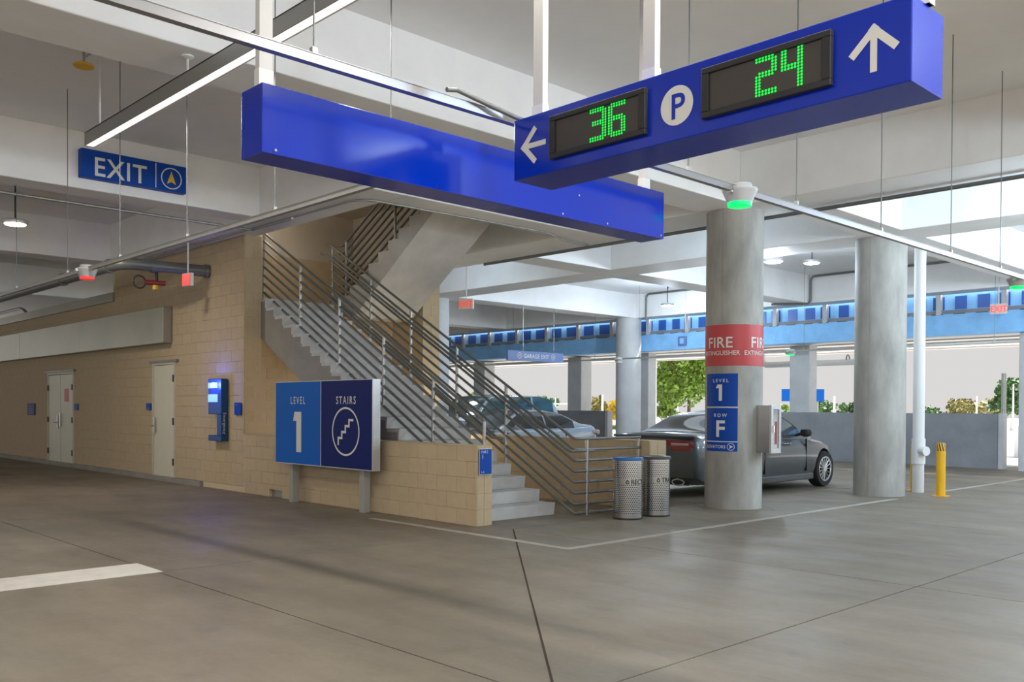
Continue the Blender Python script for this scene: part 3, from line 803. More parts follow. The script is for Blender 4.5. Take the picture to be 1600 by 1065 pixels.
bc = G().lathe([(.06, 0), (.055, .05), (.025, .08)], (EX0 + .27, EYF - .02, 1.85), 14); bc.build('beacon', M['glowblue'], ep, smooth=40)
G().box(EX0 + .01, EX1 - .13, EYF - .006, EYF, 1.58, 1.72).build('backlit_panel', M['glowpanel'], ep)
text_on('Emergency', .058, (EX1, EYF + .07, 1.20), (0, 0, -1), (0, 1, 0), M['letter'], ep, space=1.1)
el = bpy.data.lights.new('beacon_light', 'POINT'); el.energy = 14; el.color = (.1, .15, 1); el.shadow_soft_size = .06
eo = bpy.data.objects.new('beacon_light', el); COL.objects.link(eo); eo.parent = ep; eo.location = (EX0 + .27 + 15.7, EYF - .14 - 7.58, 1.89 - .88)

# ------------------------------------------------------------------ overhead sign boxes
def sign_post(t, x, y, z0, alongx):
    a, b = (.035, .02) if alongx else (.02, .035)
    G().box(x - a, x + a, y - b, y + b, z0, CEIL).build('hanger_post', M['whitepost'], t)
    G().box(x - a - .004, x + a + .004, y - b - .004, y + b + .004, z0, z0 + .10).build('bracket', M['whiteplastic'], t)
s1 = thing('sign_box', 'blank glossy blue sign box hung across the lane', 'sign', (-4.04, 3.7, 2.7))
G().box(-4.135, -3.93, 2.13, 5.25, 2.70, 3.027).build('box', M['signblue'], s1, bevel=.004)
for y in (2.24, 3.24, 4.2, 5.19): G().lathe([(.007, 0), (.007, .008)], (0, 0, 0), 10)
g = G()
for y, z in ((2.2, 2.72), (3.2, 2.72), (4.2, 2.72), (4.63, 2.72), (5.21, 2.72), (4.35, 2.86)): g.tube([(-3.93, y, z), (-3.924, y, z)], .007, 8)
g.build('rivets', M['chrome'], s1)
sign_post(s1, -4.04, 2.20, 3.027, False); sign_post(s1, -4.04, 5.16, 3.027, False)

s2 = thing('sign_box', 'blue parking guidance sign with green digits 36 and 24', 'sign', (-2.45, 3.5, 2.7))
SY = 3.357
G().box(-3.493, -1.406, SY, 3.645, 2.70, 3.017).build('box', M['signblue'], s2, bevel=.004)
for x in (-3.44, -2.70, -1.43): sign_post(s2, x, 3.5, 3.017, True)
FONT = {'3': ['######.', '#######', '.....##', '.....##', '.....##', '.####.#', '######.', '.....##', '.....##', '.....##', '.....##', '#######', '######.'],
        '6': ['.######', '#######', '##.....', '##.....', '##.....', '######.', '#######', '##...##', '##...##', '##...##', '##...##', '#######', '.#####.'],
        '2': ['######.', '#######', '.....##', '.....##', '.....##', '.######', '######.', '##.....', '##.....', '##.....', '##.....', '#######', '#######'],
        '4': ['##...##', '##...##', '##...##', '##...##', '##...##', '#######', '#######', '.....##', '.....##', '.....##', '.....##', '.....##', '.....##']}
FONT['3'][5] = '.######'; FONT['3'][6] = '.######'
def display(x0, x1, z0, z1, digits):
    fr = G(); b = .026; yf = SY - .028
    fr.box(x0, x1, yf, SY, z0, z0 + b); fr.box(x0, x1, yf, SY, z1 - b, z1); fr.box(x0, x0 + b + .012, yf, SY, z0 + b, z1 - b); fr.box(x1 - b - .012, x1, yf, SY, z0 + b, z1 - b)
    d = fr.build('display', M['bezel'], s2, bevel=.003)
    G().box(x0 + b, x1 - b, yf + .012, SY, z0 + b, z1 - b).build('screen', M['screen'], d)
    for ch, dx0, dx1 in digits:
        g = G(); rows = FONT[ch]; px = (dx1 - dx0) / 6; pz = .150 / 12
        for r_, row in enumerate(rows):
            for c_, q in enumerate(row):
                if q == '#':
                    cx, cz = dx0 + c_ * px, 2.941 - r_ * pz; rr = .0056
                    g.add([(cx + rr * math.cos(a * pi / 3), yf + .010, cz + rr * math.sin(a * pi / 3)) for a in range(6)], [(0, 1, 2, 3, 4, 5)])
        g.build('digit', M['led'], d, recalc=False)
display(-3.213, -2.606, 2.757, 2.970, [('3', -2.942, -2.848), ('6', -2.826, -2.732)])
display(-2.301, -1.706, 2.755, 2.970, [('2', -2.035, -1.947), ('4', -1.918, -1.832)])
pd = shape_on([disc_poly(.088)], (-2.445, SY, 2.853), RX, UZ, M['letter'], s2, 'parking_disc')
text_on('P', .115, (-2.44, SY, 2.853), RX, UZ, M['signblue'], s2, bold=.015, off=.005)
AW = .03
def arrow(cx, cz, rot, name='arrow'):
    ps = [stroke((0, -.085), (0, .07), AW * .9), stroke((-.088, -.012), (.012, .086), AW), stroke((.088, -.012), (-.012, .086), AW)]
    c, s = math.cos(rot), math.sin(rot)
    shape_on([[(x * c - y * s, x * s + y * c) for x, y in p] for p in ps], (cx, SY, cz), RX, UZ, M['letter'], s2, name)
arrow(-3.343, 2.861, pi / 2); arrow(-1.547, 2.852, 0)

# flexible conduit into the sign
tag(G().tube([(-3.56, 2.95, 3.10), (-3.56, 3.02, 3.115), (-3.545, 3.2, 3.085), (-3.52, 3.4, 3.05), (-3.50, 3.5, 3.035), (-3.45, 3.52, 3.03)], .013, 8).build('flexible_conduit', M['pipegrey'], smooth=50),
    'short grey flexible conduit running into the guidance sign', 'conduit')

# blue EXIT sign on the beam
ex = thing('exit_wayfinding_sign', 'blue EXIT sign with a yellow arrow on the beam', 'sign', (-13.2, 5.15, 4.64))
G().box(-13.25, -13.12, 4.405, 5.885, 4.64, 5.03).build('panel', M['royal'], ex, bevel=.004)
G().box(-13.119, -13.117, 5.425, 5.437, 4.66, 5.01).build('divider', M['letter'], ex)
text_on('EXIT', .265, (-13.118, 4.93, 4.815), RY, UZ, M['letter'], ex, space=1.1, bold=.012, sx=.92)
shape_on(ring_polys(.140, .155, 36), (-13.118, 5.66, 4.825), RY, UZ, M['letter'], ex, 'icon_ring')
shape_on([[(0, .105), (-.068, -.085), (0, -.05)], [(0, .105), (0, -.05), (.068, -.085)]], (-13.118, 5.66, 4.825), RY, UZ, M['gold'], ex, 'arrowhead')

# ------------------------------------------------------------------ trash cans
def can(x, y, label, word, lid, facing):
    t = thing('trash_can', label, 'bin', (x, y, 0), 'perforated steel bins by the railing')
    r = .20
    u = lambda p: (math.atan2(p[1] - y, p[0] - x) * r, p[2])
    def band(nm, z0, z1, m):
        n = 40
        g = G(); vs = []; fs = []
        for k in range(n):
            a0, a1 = 2 * pi * k / n - pi, 2 * pi * (k + 1) / n - pi
            o = len(vs); vs += [(a0, z0), (a1, z0), (a1, z1), (a0, z1)]; fs.append((o, o + 1, o + 2, o + 3))
        me = bpy.data.meshes.new(nm)
        me.from_pydata([(r * math.cos(a), r * math.sin(a), z) for a, z in vs], [], fs)
        lay = me.uv_layers.new(name='UVMap')
        for pl in me.polygons:
            for li in pl.loop_indices:
                a, z = vs[me.loops[li].vertex_index]; lay.data[li].uv = (a * r, z)
        bm = bmesh.new(); bm.from_mesh(me); bmesh.ops.remove_doubles(bm, verts=bm.verts, dist=.0005); bm.to_mesh(me); bm.free()
        me.polygons.foreach_set('use_smooth', [True] * len(me.polygons))
        me.materials.append(m); link(nm, me, t)
    band('lower_shell', .075, .475, M['perf']); band('upper_shell', .555, .77, M['perf'])
    band('label_band', .475, .555, M['sstl']); band('base_band', .02, .075, M['sstl']); band('rim_band', .77, .80, M['sstl'])
    G().lathe([(.19, 0.0), (.205, .004), (.205, .022), (.2, .024)], (x, y, 0), 32).build('foot_ring', M['dark'], t, smooth=40)
    G().lathe([(.206, .795), (.212, .80), (.212, .825), (.203, .835), (.12, .836), (.115, .80), (.03, .79)], (x, y, 0), 36).build('lid', M[lid], t, smooth=40)
    v, f = text_geo(word, .066, align='LEFT', bold=.014)
    base = math.atan2(-y, -x)
    on_cyl(v, f, (x, y), r, .515, facing, .002).build('lettering', M['dark'], t, recalc=False)
    ic = [[(q[0] - .045, q[1]) for q in p_] for p_ in (stroke((-.02, -.02), (0, .025), .014), stroke((.0, .025), (.022, -.015), .014), stroke((.02, -.024), (-.02, -.024), .014))]
    vv = []; ff = []
    for p_ in ic: ff.append(tuple(range(len(vv), len(vv) + 4))); vv += p_
    on_cyl(vv, ff, (x, y), r, .515, facing, .002).build('icon', M['dark'], t, recalc=False)
    return t
can(-7.90, 9.78, 'perforated stainless bin with a blue lid, lettered RECYCLE', 'RECYCLE', 'canblue', math.radians(12))
can(-7.86, 10.35, 'perforated stainless bin with a grey lid, lettered TRASH', 'TRASH', 'candark', math.radians(24))

# ------------------------------------------------------------------ strut channels with hanger rods and sensors
def strut(name, label, a, b, rods, along, z=3.06):
    t = thing(name, label, 'strut', a)
    (x0, y0, _), (x1, y1, _) = a, b
    w = .0205
    if along == 'y':
        g = G().box(x0 - w, x0 + w, y0, y1, z - w, z + w); g.box(x0 - w - .004, x0 + w + .004, y0, y1, z + w, z + w + .003)
    else:
        g = G().box(x0, x1, y0 - w, y0 + w, z - w, z + w); g.box(x0, x1, y0 - w - .004, y0 + w + .004, z + w, z + w + .003)
    g.build('channel', M['strut'] if along == 'y' else M['steel'], t)
    for q in rods:
        x, y = (x0, q) if along == 'y' else (q, y0)
        top = CEIL
        for bx0, bx1, by0, by1 in ((-8.15, -7.4, -9, 11.73), (-13.75, -13.25, -9, 7.15), (-20.2, -19.6, -9, 11.7), (-40, 4, 11.73, 12.75)):
            if bx0 < x < bx1 and by0 < y < by1: top = BEAM
        r = G().tube([(x, y, z + .02), (x, y, top)], .005 if z < 3.2 else .006, 6).build('hanger_rod', M['pipegrey'], t)
        G().box(x - .014, x + .014, y - .014, y + .014, z + w, z + .055).build('clamp', M['steel'], t)
    return t
strut('strut_channel', 'bright zinc strut channel passing behind the guidance sign', (-3.60, -3.0, 3.06), (-3.60, 12.4, 3.06), [.4, 2.206, 5.073, 6.5, 7.985, 9.58, 11.0, 12.2], 'y')
strut('strut_channel', 'dull strut channel along the lane by the tan wall', (-26.0, 3.73, 3.06), (-4.5, 3.73, 3.06), [-18.0, -15.6, -13.61, -11.58, -9.94, -8.30, -6.67, -5.1], 'x')
strut('strut_channel', 'thin far strut channel under the perimeter beam', (-34.0, 22.3, 3.06), (-3.0, 22.3, 3.06), [-31, -27.9, -25.5, -23.2, -21.2, -19.4, -17.6, -15.9, -14.0, -12.1, -10.6, -9.06, -7.4, -5.6], 'x')
def sensor(x, y, z, label, lens, r=.125):
    t = thing('parking_sensor', label, 'sensor', (x, y, z), 'parking sensors on the strut channels')
    G().lathe([(r * .68, .0), (r * .68, .045), (r * .6, .052)], (x, y, z), 20).build('cap', M['sensorgrey'], t, smooth=40)
    G().lathe([(r * .70, -.085), (r * .96, -.01), (r, .0), (r * .98, .012), (r * .4, .02)], (x, y, z), 24).build('body', M['sensorgrey'], t, smooth=40)
    G().lathe([(r * .45, -.118), (r * .66, -.112), (r * .70, -.085)], (x, y, z), 24).build('lens', M[lens], t, smooth=40)
    G().box(x - .02, x + .02, y - r - .012, y - r + .01, z - .03, z + .0).build('camera_eye', M['whiteplastic'], t)
    return t
sensor(-3.60, 5.70, 3.06, 'white parking sensor glowing green in front of the sign column', 'greenlens')
sensor(-3.68, 11.85, 3.06, 'white parking sensor glowing green near the red exit sign', 'greenlens')
sensor(-10.93, 3.73, 3.06, 'white parking sensor glowing red on the wall side strut', 'redplastic', .115)
sensor(-18.4, 22.3, 3.06, 'white parking sensor in front of the far round column', 'whiteplastic', .16)
sensor(-12.5, 22.3, 3.06, 'white parking sensor with a pale green lens by the far square pillar', 'greenlens', .16).children[2].data.materials[0] = mat('pale_green_lens', (.45, .65, .55), .4)

# ------------------------------------------------------------------ lamps
def disc_lamp(x, y, z, label, drop=True, watts=LAMP_W, col=(1.0, .90, .76), point=False):
    t = thing('disc_lamp', label, 'lamp', (x, y, z), 'round ceiling lamps')
    G().lathe([(.15, 0), (.19, .004), (.195, .03), (.19, .065), (.06, .075), (.03, .09)], (x, y, z), 28).build('housing', M['alu'], t, smooth=40)
    G().lathe([(.04, -.022), (.15, -.016), (.165, .004), (.15, .012)], (x, y, z), 28).build('lens', M['lampwhite'], t, smooth=50)
    if drop:
        G().tube([(x, y, z + .08), (x, y, CEIL)], .012, 8).build('stem', M['dark'], t)
        if CEIL - z > .75: G().tube([(x + .01, y, z + .5), (x + .06, y, z + .56), (x + .05, y, z + .66), (x - .02, y, z + .68)], .008, 6).build('cable', M['dark'], t)
    l = bpy.data.lights.new('disc_light', 'POINT' if point else 'AREA')
    if point: l.shadow_soft_size = .16
    else: l.shape = 'DISK'; l.size = .34
    l.energy = watts; l.color = col
    o = bpy.data.objects.new('disc_light', l); COL.objects.link(o); o.parent = t; o.location = (0, 0, -.20 if point else -.03)
    return t
disc_lamp(-16.2, 4.42, 4.42, 'round ceiling lamp hung in front of the far left cross beam')
disc_lamp(-9.75, 16.7, 4.50, 'round ceiling lamp above the dark sedan', watts=LAMP_W * 2.2, col=(.74, .87, 1), point=True)
disc_lamp(-16.1, 21.7, 4.50, 'round ceiling lamp beside the far round column', watts=LAMP_W * 2.6, col=(.74, .87, 1), point=True)
COOL = (.64, .82, 1.0)  # daylight tint for the added lamps
for x, y, k, nm in ((1.5, -5, 2.6, 'behind the camera'), (1.5, -1, 2.2, 'beside the camera'), (.6, 6.2, 4.2, 'level with the low parapet'), (.6, 14, 3.4, 'level with the dark sedan'), (.6, 20, 4.5, 'level with the white pipe'),
                    (-3.0, 14, 3.2, 'inside the bay of the bollards'), (-3.0, 20, 3.6, 'inside the far bay'), (-5, -5, .9, 'in the lane'), (-17, -6, .5, 'down the dark end of the lane')):
    disc_lamp(x, y, 4.15, 'added fill lamp near the open garage edge, ' + nm, watts=LAMP_W * k, col=COOL if y > 5 else (1, .97, .94), point=True)  # unseen fill lamps added to brighten the garage
for x, y, nm in ((-10.2, 13.45, 'the dark sedan'), (-16.6, 13.45, 'the silver sedan'), (-4.2, 13.45, 'the sign column'), (-4.2, 17.3, 'the bollards'), (-10.4, 19.5, 'the square pillar'), (-16.4, 17.3, 'the pale vehicle'), (-22.6, 17.3, 'the farthest bay')):
    disc_lamp(x, y, 4.86, 'added fill lamp hidden behind the girder nearest ' + nm, watts=LAMP_W * .5, col=COOL, point=True)  # added out of sight to lift the far bays
def bar_lamp(y, x0, x1, label, z=4.2):
    t = thing('linear_lamp', label, 'lamp', (x0, y, z))
    h, w = .135, .05
    g = G(); g.box(x0, x1, y - w, y - w + .008, z, z + h); g.box(x0, x1, y + w - .008, y + w, z, z + h); g.box(x0, x1, y - w, y + w, z + h - .01, z + h); g.box(x0, x0 + .008, y - w, y + w, z, z + h)
    g.build('housing', M['barhouse'], t)
    n = int((x1 - x0) / 2.45) + 1
    for k in range(n):
        a = x0 + .01 + k * 2.45; b = min(a + 2.43, x1 - .01)
        if b - a < .2: continue
        G().box(a, b, y - w + .01, y + w - .01, z + .006, z + .02).build('diffuser', M['barlens'], t)
        l = bpy.data.lights.new('linear_light', 'AREA'); l.shape = 'RECTANGLE'; l.size = b - a; l.size_y = .08; l.energy = BAR_W * (b - a); l.color = (1, .93, .84)
        o = bpy.data.objects.new('linear_light', l); COL.objects.link(o); o.parent = t; o.location = ((a + b) / 2 - x0, 0, -.004)
    for x in (x0 + .3, -7.6, x1 - .5):
        top = BEAM if -8.15 < x < -7.4 else CEIL
        G().tube([(x, y, z + h), (x, y, top)], .011, 8).build('stem', M['whiteplastic'], t, smooth=50)
        G().lathe([(.05, 0), (.05, -.012), (.02, -.03)], (x, y, top), 16).build('canopy', M['whiteplastic'], t, smooth=40)
bar_lamp(3.42, -9.95, 3.0, 'long suspended linear lamp glowing warm above the lane')

# yellow detector on the ceiling
yd = thing('ceiling_detector', 'yellow disc detector on the ceiling above the linear lamp', 'detector', (-10.2, 3.45, 5.1))
G().lathe([(.10, 0), (.11, .015), (.09, .03)], (-10.2, 3.45, 5.10), 20).build('disc', M['gold'], yd, smooth=40)
G().tube([(-10.2, 3.45, 5.12), (-10.2, 3.45, CEIL)], .015, 8).build('stem', M['steel'], yd)
G().tube([(-10.2, 3.45, 5.2), (-10.0, 3.55, CEIL)], .01, 6).build('brace', M['steel'], yd)

# ------------------------------------------------------------------ pipes and conduits
def bend(pts, r=.12, n=5):
    """round the corners of a polyline"""
    P = [Vector(p) for p in pts]; out = [P[0]]
    for i in range(1, len(P) - 1):
        a = (P[i - 1] - P[i]); b = (P[i + 1] - P[i]); d = min(r, a.length * .45, b.length * .45)
        s, e = P[i] + a.normalized() * d, P[i] + b.normalized() * d
        for k in range(n + 1):
            t = k / n; out.append(s * (1 - t) ** 2 + P[i] * 2 * t * (1 - t) + e * t ** 2)
    out.append(P[-1]); return out
sp = thing('sprinkler_pipe', 'thick grey sprinkler main with an elbow into the tan wall', 'pipe', (-16.3, 6.1, 4.0))
G().tube(bend([(-30, 6.12, 4.0), (-16.25, 6.12, 4.0), (-16.12, 7.65, 4.0)], .38, 8), .105, 16).build('main', M['pipegrey'], sp, smooth=50)
for p, q in (((-19.3, 6.12, 4), (-19.2, 6.12, 4)), ((-16.85, 6.12, 4), (-16.72, 6.12, 4)), ((-16.22, 6.62, 4), (-16.21, 6.72, 4)), ((-16.14, 7.58, 4), (-16.13, 7.64, 4))):
    G().tube([p, q], .125, 16).build('coupling', M['pipegrey'], sp, smooth=50)
G().tube([(-16.2, 6.72, 3.9), (-16.2, 6.72, 3.70)], .03, 10).build('drain_stub', M['dark'], sp)
G().tube([(-16.24, 6.52, 3.70), (-16.16, 6.86, 3.70)], .045, 10).build('valve_body', M['extred'], sp, smooth=40)
G().tube([(-16.2, 6.70, 3.66), (-16.2, 6.70, 3.58)], .05, 10).build('valve_tag', M['gold'], sp)
rg = [(-16.26, 6.44 + .11 * math.cos(a), 3.70 + .11 * math.sin(a)) for a in [2 * pi * k / 16 for k in range(17)]]
G().tube(rg, .014, 6).build('hand_wheel', M['dark'], sp)
def single(name, pts, r, m, label, cat, n=8, rr=.15):
    return tag(G().tube(bend(pts, rr), r, n).build(name, M[m], smooth=50), label, cat)
single('conduit', [(-19.4, 7.45, 4.475), (-10.9, 7.45, 4.475), (-10.78, 11.2, 4.475), (-11.05, 11.75, 4.47), (-11.05, 12.5, 4.47)], .016, 'steel', 'thin steel conduit turning under the beam at the stair opening', 'conduit', rr=.35)
single('conduit', [(-13.9, -3, 4.42), (-13.9, 7.35, 4.42), (-12.6, 7.35, 4.42)], .022, 'steel', 'galvanised conduit crossing under the far beam', 'conduit', rr=.05)
single('conduit', [(-14, 12.62, 4.455), (3, 12.62, 4.455)], .03, 'pipegrey', 'dark pipe under the edge of the wide front beam', 'conduit')
single('conduit', [(-18.55, 23.85, 4.4), (-18.55, 23.85, 5.24), (-13.6, 23.85, 5.24)], .03, 'pipegrey', 'conduit on the perimeter beam by the round lamp', 'conduit')
single('conduit', [(-13.6, 23.2, 4.47), (-12.75, 23.85, 4.47), (-12.75, 23.85, 5.24), (-7.3, 23.85, 5.24)], .03, 'pipegrey', 'conduit on the perimeter beam beyond the sign column', 'conduit')
single('curved_pipe', [(-36, 8.3, 4.40), (-29.7, 8.3, 4.40), (-28.9, 8.3, 4.02)], .05, 'steel', 'bent steel rail above the coping of the tan wall', 'pipe', rr=.5)
wp_ = thing('drain_pipe', 'tall white drain pipe with a cleanout fitting', 'pipe', (-6.885, 16.9, 0))
G().tube([(-6.885, 16.9, 0), (-6.885, 16.9, BEAM)], .1, 20).build('pipe', M['whitepipe'], wp_, smooth=50)
G().tube([(-6.885, 16.9, .52), (-6.885, 16.9, .98)], .118, 20).build('sleeve', M['whitepipe'], wp_, smooth=50)
G().tube([(-6.83, 16.86, .76), (-6.70, 16.80, .76)], .085, 16).build('cleanout', M['whitepipe'], wp_, smooth=50)
def bollard(x, y, label, r=.075, h=.93):
    t = thing('bollard', label, 'bollard', (x, y, 0), 'yellow bollards')
    G().lathe([(r, 0), (r, h - .14)], (x, y, 0), 20).build('post', M['yellow'], t, smooth=40)
    G().lathe([(r + .001, h - .14), (r + .001, h - .02), (r * .8, h), (r * .2, h + .004)], (x, y, 0), 20).build('cap_band', M['hazard'], t, smooth=40, uv=lambda p: (math.atan2(p[1] - y, p[0] - x) / pi, p[2]))
    G().box(x - .12, x + .12, y - .12, y + .12, 0, .012).build('base_plate', M['yellow'], t)
bollard(-6.31, 16.45, 'yellow bollard with a black striped top, standing in the open')
bollard(-7.05, 17.15, 'yellow bollard mostly hidden behind the white drain pipe')
# hanging exit signs
def exit_sign(x, y, z, label, rot, w=.34, h=.22, stem=True):
    t = thing('exit_sign', label, 'sign', (0, 0, 0))
    G().box(-w / 2, w / 2, -.03, .03, -h / 2, h / 2).build('case', M['whiteplastic'], t, bevel=.006)
    G().box(-w / 2 + .012, w / 2 - .012, -.036, -.03, -h / 2 + .012, h / 2 - .012).build('face', M['exitbox'], t)
    text_on('EXIT', h * .62, (0, -.036, 0), RX, UZ, M['redtext'], t, bold=.02, sx=.85)
    if stem: G().tube([(0, 0, h / 2), (0, 0, CEIL - z)], .014, 8).build('stem', M['whiteplastic'], t)
    t.location = (x, y, z); t.rotation_euler = (0, 0, rot)
    return t
exit_sign(-15.0, 13.0, 3.75, 'small red EXIT sign hung beyond the stairs', math.radians(25))
exit_sign(-7.75, 23.6, 3.94, 'small red EXIT sign hung before the blue spandrel', math.radians(18), .36, .24)
e3 = thing('exit_sign', 'small red lit box sign hanging by the tan wall', 'sign', (0, 0, 0))
G().box(-.12, .12, -.03, .03, -.105, .105).build('case', M['whiteplastic'], e3, bevel=.006)
G().box(-.11, .11, -.038, -.03, -.095, .095).build('face', M['redplastic'], e3)
G().tube([(0, 0, .105), (0, 0, 1.7)], .012, 8).build('stem', M['whiteplastic'], e3)
e3.location = (-14.4, 6.49, 3.56); e3.rotation_euler = (0, 0, math.radians(8))
ge = thing('garage_exit_sign', 'pale blue GARAGE EXIT sign hung far beyond the stairs', 'sign', (-19.0, 19.2, 2.89))
G().box(-19.08, -19.0, 18.06, 20.38, 2.885, 3.165).build('panel', M['paleblue'], ge)
text_on('GARAGE EXIT', .125, (-18.998, 19.22, 3.03), RY, UZ, M['letter'], ge, space=1.05, bold=.01, sx=.95)
for y in (18.52, 19.93):
    shape_on(ring_polys(.075, .088, 24), (-18.998, y, 3.03), RY, UZ, M['letter'], ge, 'icon_ring')
    shape_on([[(-.05, 0), (.03, .042), (.03, -.042)]], (-18.998, y, 3.03), RY, UZ, M['gold'], ge, 'arrowhead')
for y in (18.7, 20.0): G().tube([(-19.04, y, 3.165), (-19.04, y, CEIL)], .008, 6).build('hanger_rod', M['steel'], ge)

# ------------------------------------------------------------------ perimeter: blue spandrel, barrier, pillars
bs = thing('perimeter_spandrel', 'concrete spandrel coloured in sky-lit blue pierced by deep blue openings', 'spandrel', (-20, 24.7, 3.45))
SX0, SX1 = -46, 4
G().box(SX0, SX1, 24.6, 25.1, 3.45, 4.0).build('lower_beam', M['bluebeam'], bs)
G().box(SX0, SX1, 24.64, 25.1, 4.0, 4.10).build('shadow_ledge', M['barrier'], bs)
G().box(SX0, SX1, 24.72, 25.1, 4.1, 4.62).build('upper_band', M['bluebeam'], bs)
x = SX1 - .85
while x > SX0 + 1:
    G().box(x - .06, x + .06, 24.56, 24.75, 3.98, 4.62).build('post', M['farcolumn'], bs)
    if x > -18:
        ws = [(x - .52 - .555 * k, .29) for k in range(3)]
    else: ws = [(x - .43, .45), (x - 1.17, .45)]
    for c, w in ws:
        G().box(c - w / 2, c + w / 2, 24.70, 24.73, 4.12, 4.46).build('window_panel', M['bluewin'], bs)
    for c, w in ws:
        G().box(c - w / 2, c + w / 2, 24.585, 24.64, 3.985, 4.0).build('drip_notch', M['dark'], bs)
    x -= 1.585
def barrier(x0, x1, label):
    t = thing('barrier_wall', label, 'barrier', ((x0 + x1) / 2, 25.4, 0))
    G().box(x0, x1, 25.3, 25.5, -.06, 1.42).build('panel', M['barrier'], t, bevel=.01)
    G().box(x1 - .02, x1 + .1, 25.26, 25.54, -.06, 1.43).build('end_post', M['farcolumn'], t)
barrier(-16.4, -8.25, 'grey concrete barrier wall behind the bollards')
barrier(-44, -21.45, 'grey concrete barrier wall behind the silver sedan')
def pillar(x0, x1, y0, y1, label):
    t = thing('square_pillar', label, 'pillar', ((x0 + x1) / 2, (y0 + y1) / 2, 0))
    G().box(x0, x1, y0, y1, -.06, 3.46).build('shaft', M['farcolumn'], t, bevel=.02)
pillar(-14.37, -13.72, 25.62, 26.1, 'square blue-grey pillar behind the dark sedan')
pillar(-24.0, -23.3, 26.0, 26.6, 'square blue-grey pillar behind the silver sedan')
pillar(-20.25, -19.75, 25.55, 26.0, 'square pale pillar close to the round far column')
pillar(-29.5, -28.8, 26, 26.6, 'square pillar seen through the stair railings')
pillar(-7.66, -7.52, 24.8, 25.0, 'thin pale pillar by the garage opening')
tag(G().tube([(-8.2, 25.42, 1.3), (-8.2, 25.42, 2.46)], .06, 12).build('steel_pole', M['steel'], smooth=50), 'short steel pole standing behind the barrier end', 'pole')
bp = thing('overhead_pipe', 'fat white pipe with an elbow running behind the square pillar', 'pipe', (-14, 26.6, 2.9))
G().tube(bend([(-16.0, 26.75, 3.46), (-16.0, 26.75, 2.95), (-12.4, 26.75, 2.95), (-12.4, 26.75, -.06)], .4, 8), .10, 16).build('pipe', M['whitepipe'], bp, smooth=50)
for x in (-14.75, -13.05):
    G().tube([(x, 26.75 + .11 * math.cos(a), 3.02 + .16 * math.sin(a)) for a in [pi * k / 8 for k in range(9)]], .02, 6).build('hanger_loop', M['pipegrey'], bp)
jb = thing('junction_box', 'small grey junction box on the blue spandrel', 'box', (-17.6, 24.58, 3.55))
G().box(-17.78, -17.46, 24.545, 24.595, 3.56, 3.86).build('case', M['paleblue'], jb)
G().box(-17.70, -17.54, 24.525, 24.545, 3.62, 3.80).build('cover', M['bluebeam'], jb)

# elevated deck beyond, seen from below
dk = thing('elevated_deck', 'bright underside of an elevated deck beyond the garage', 'deck', (-20, 36, 4.5))
G().box(-90, 30, 25.12, 30.2, 3.5, 4.2).build('slab', M['canopy'], dk)
for y in (26.5, 27.7, 28.9): G().box(-90, 30, y, y + .06, 3.47, 3.5).build('rib', M['farcolumn'], dk)
G().box(-90, 30, 30.2, 30.4, 3.46, 4.4).build('edge_beam', M['canopy'], dk)

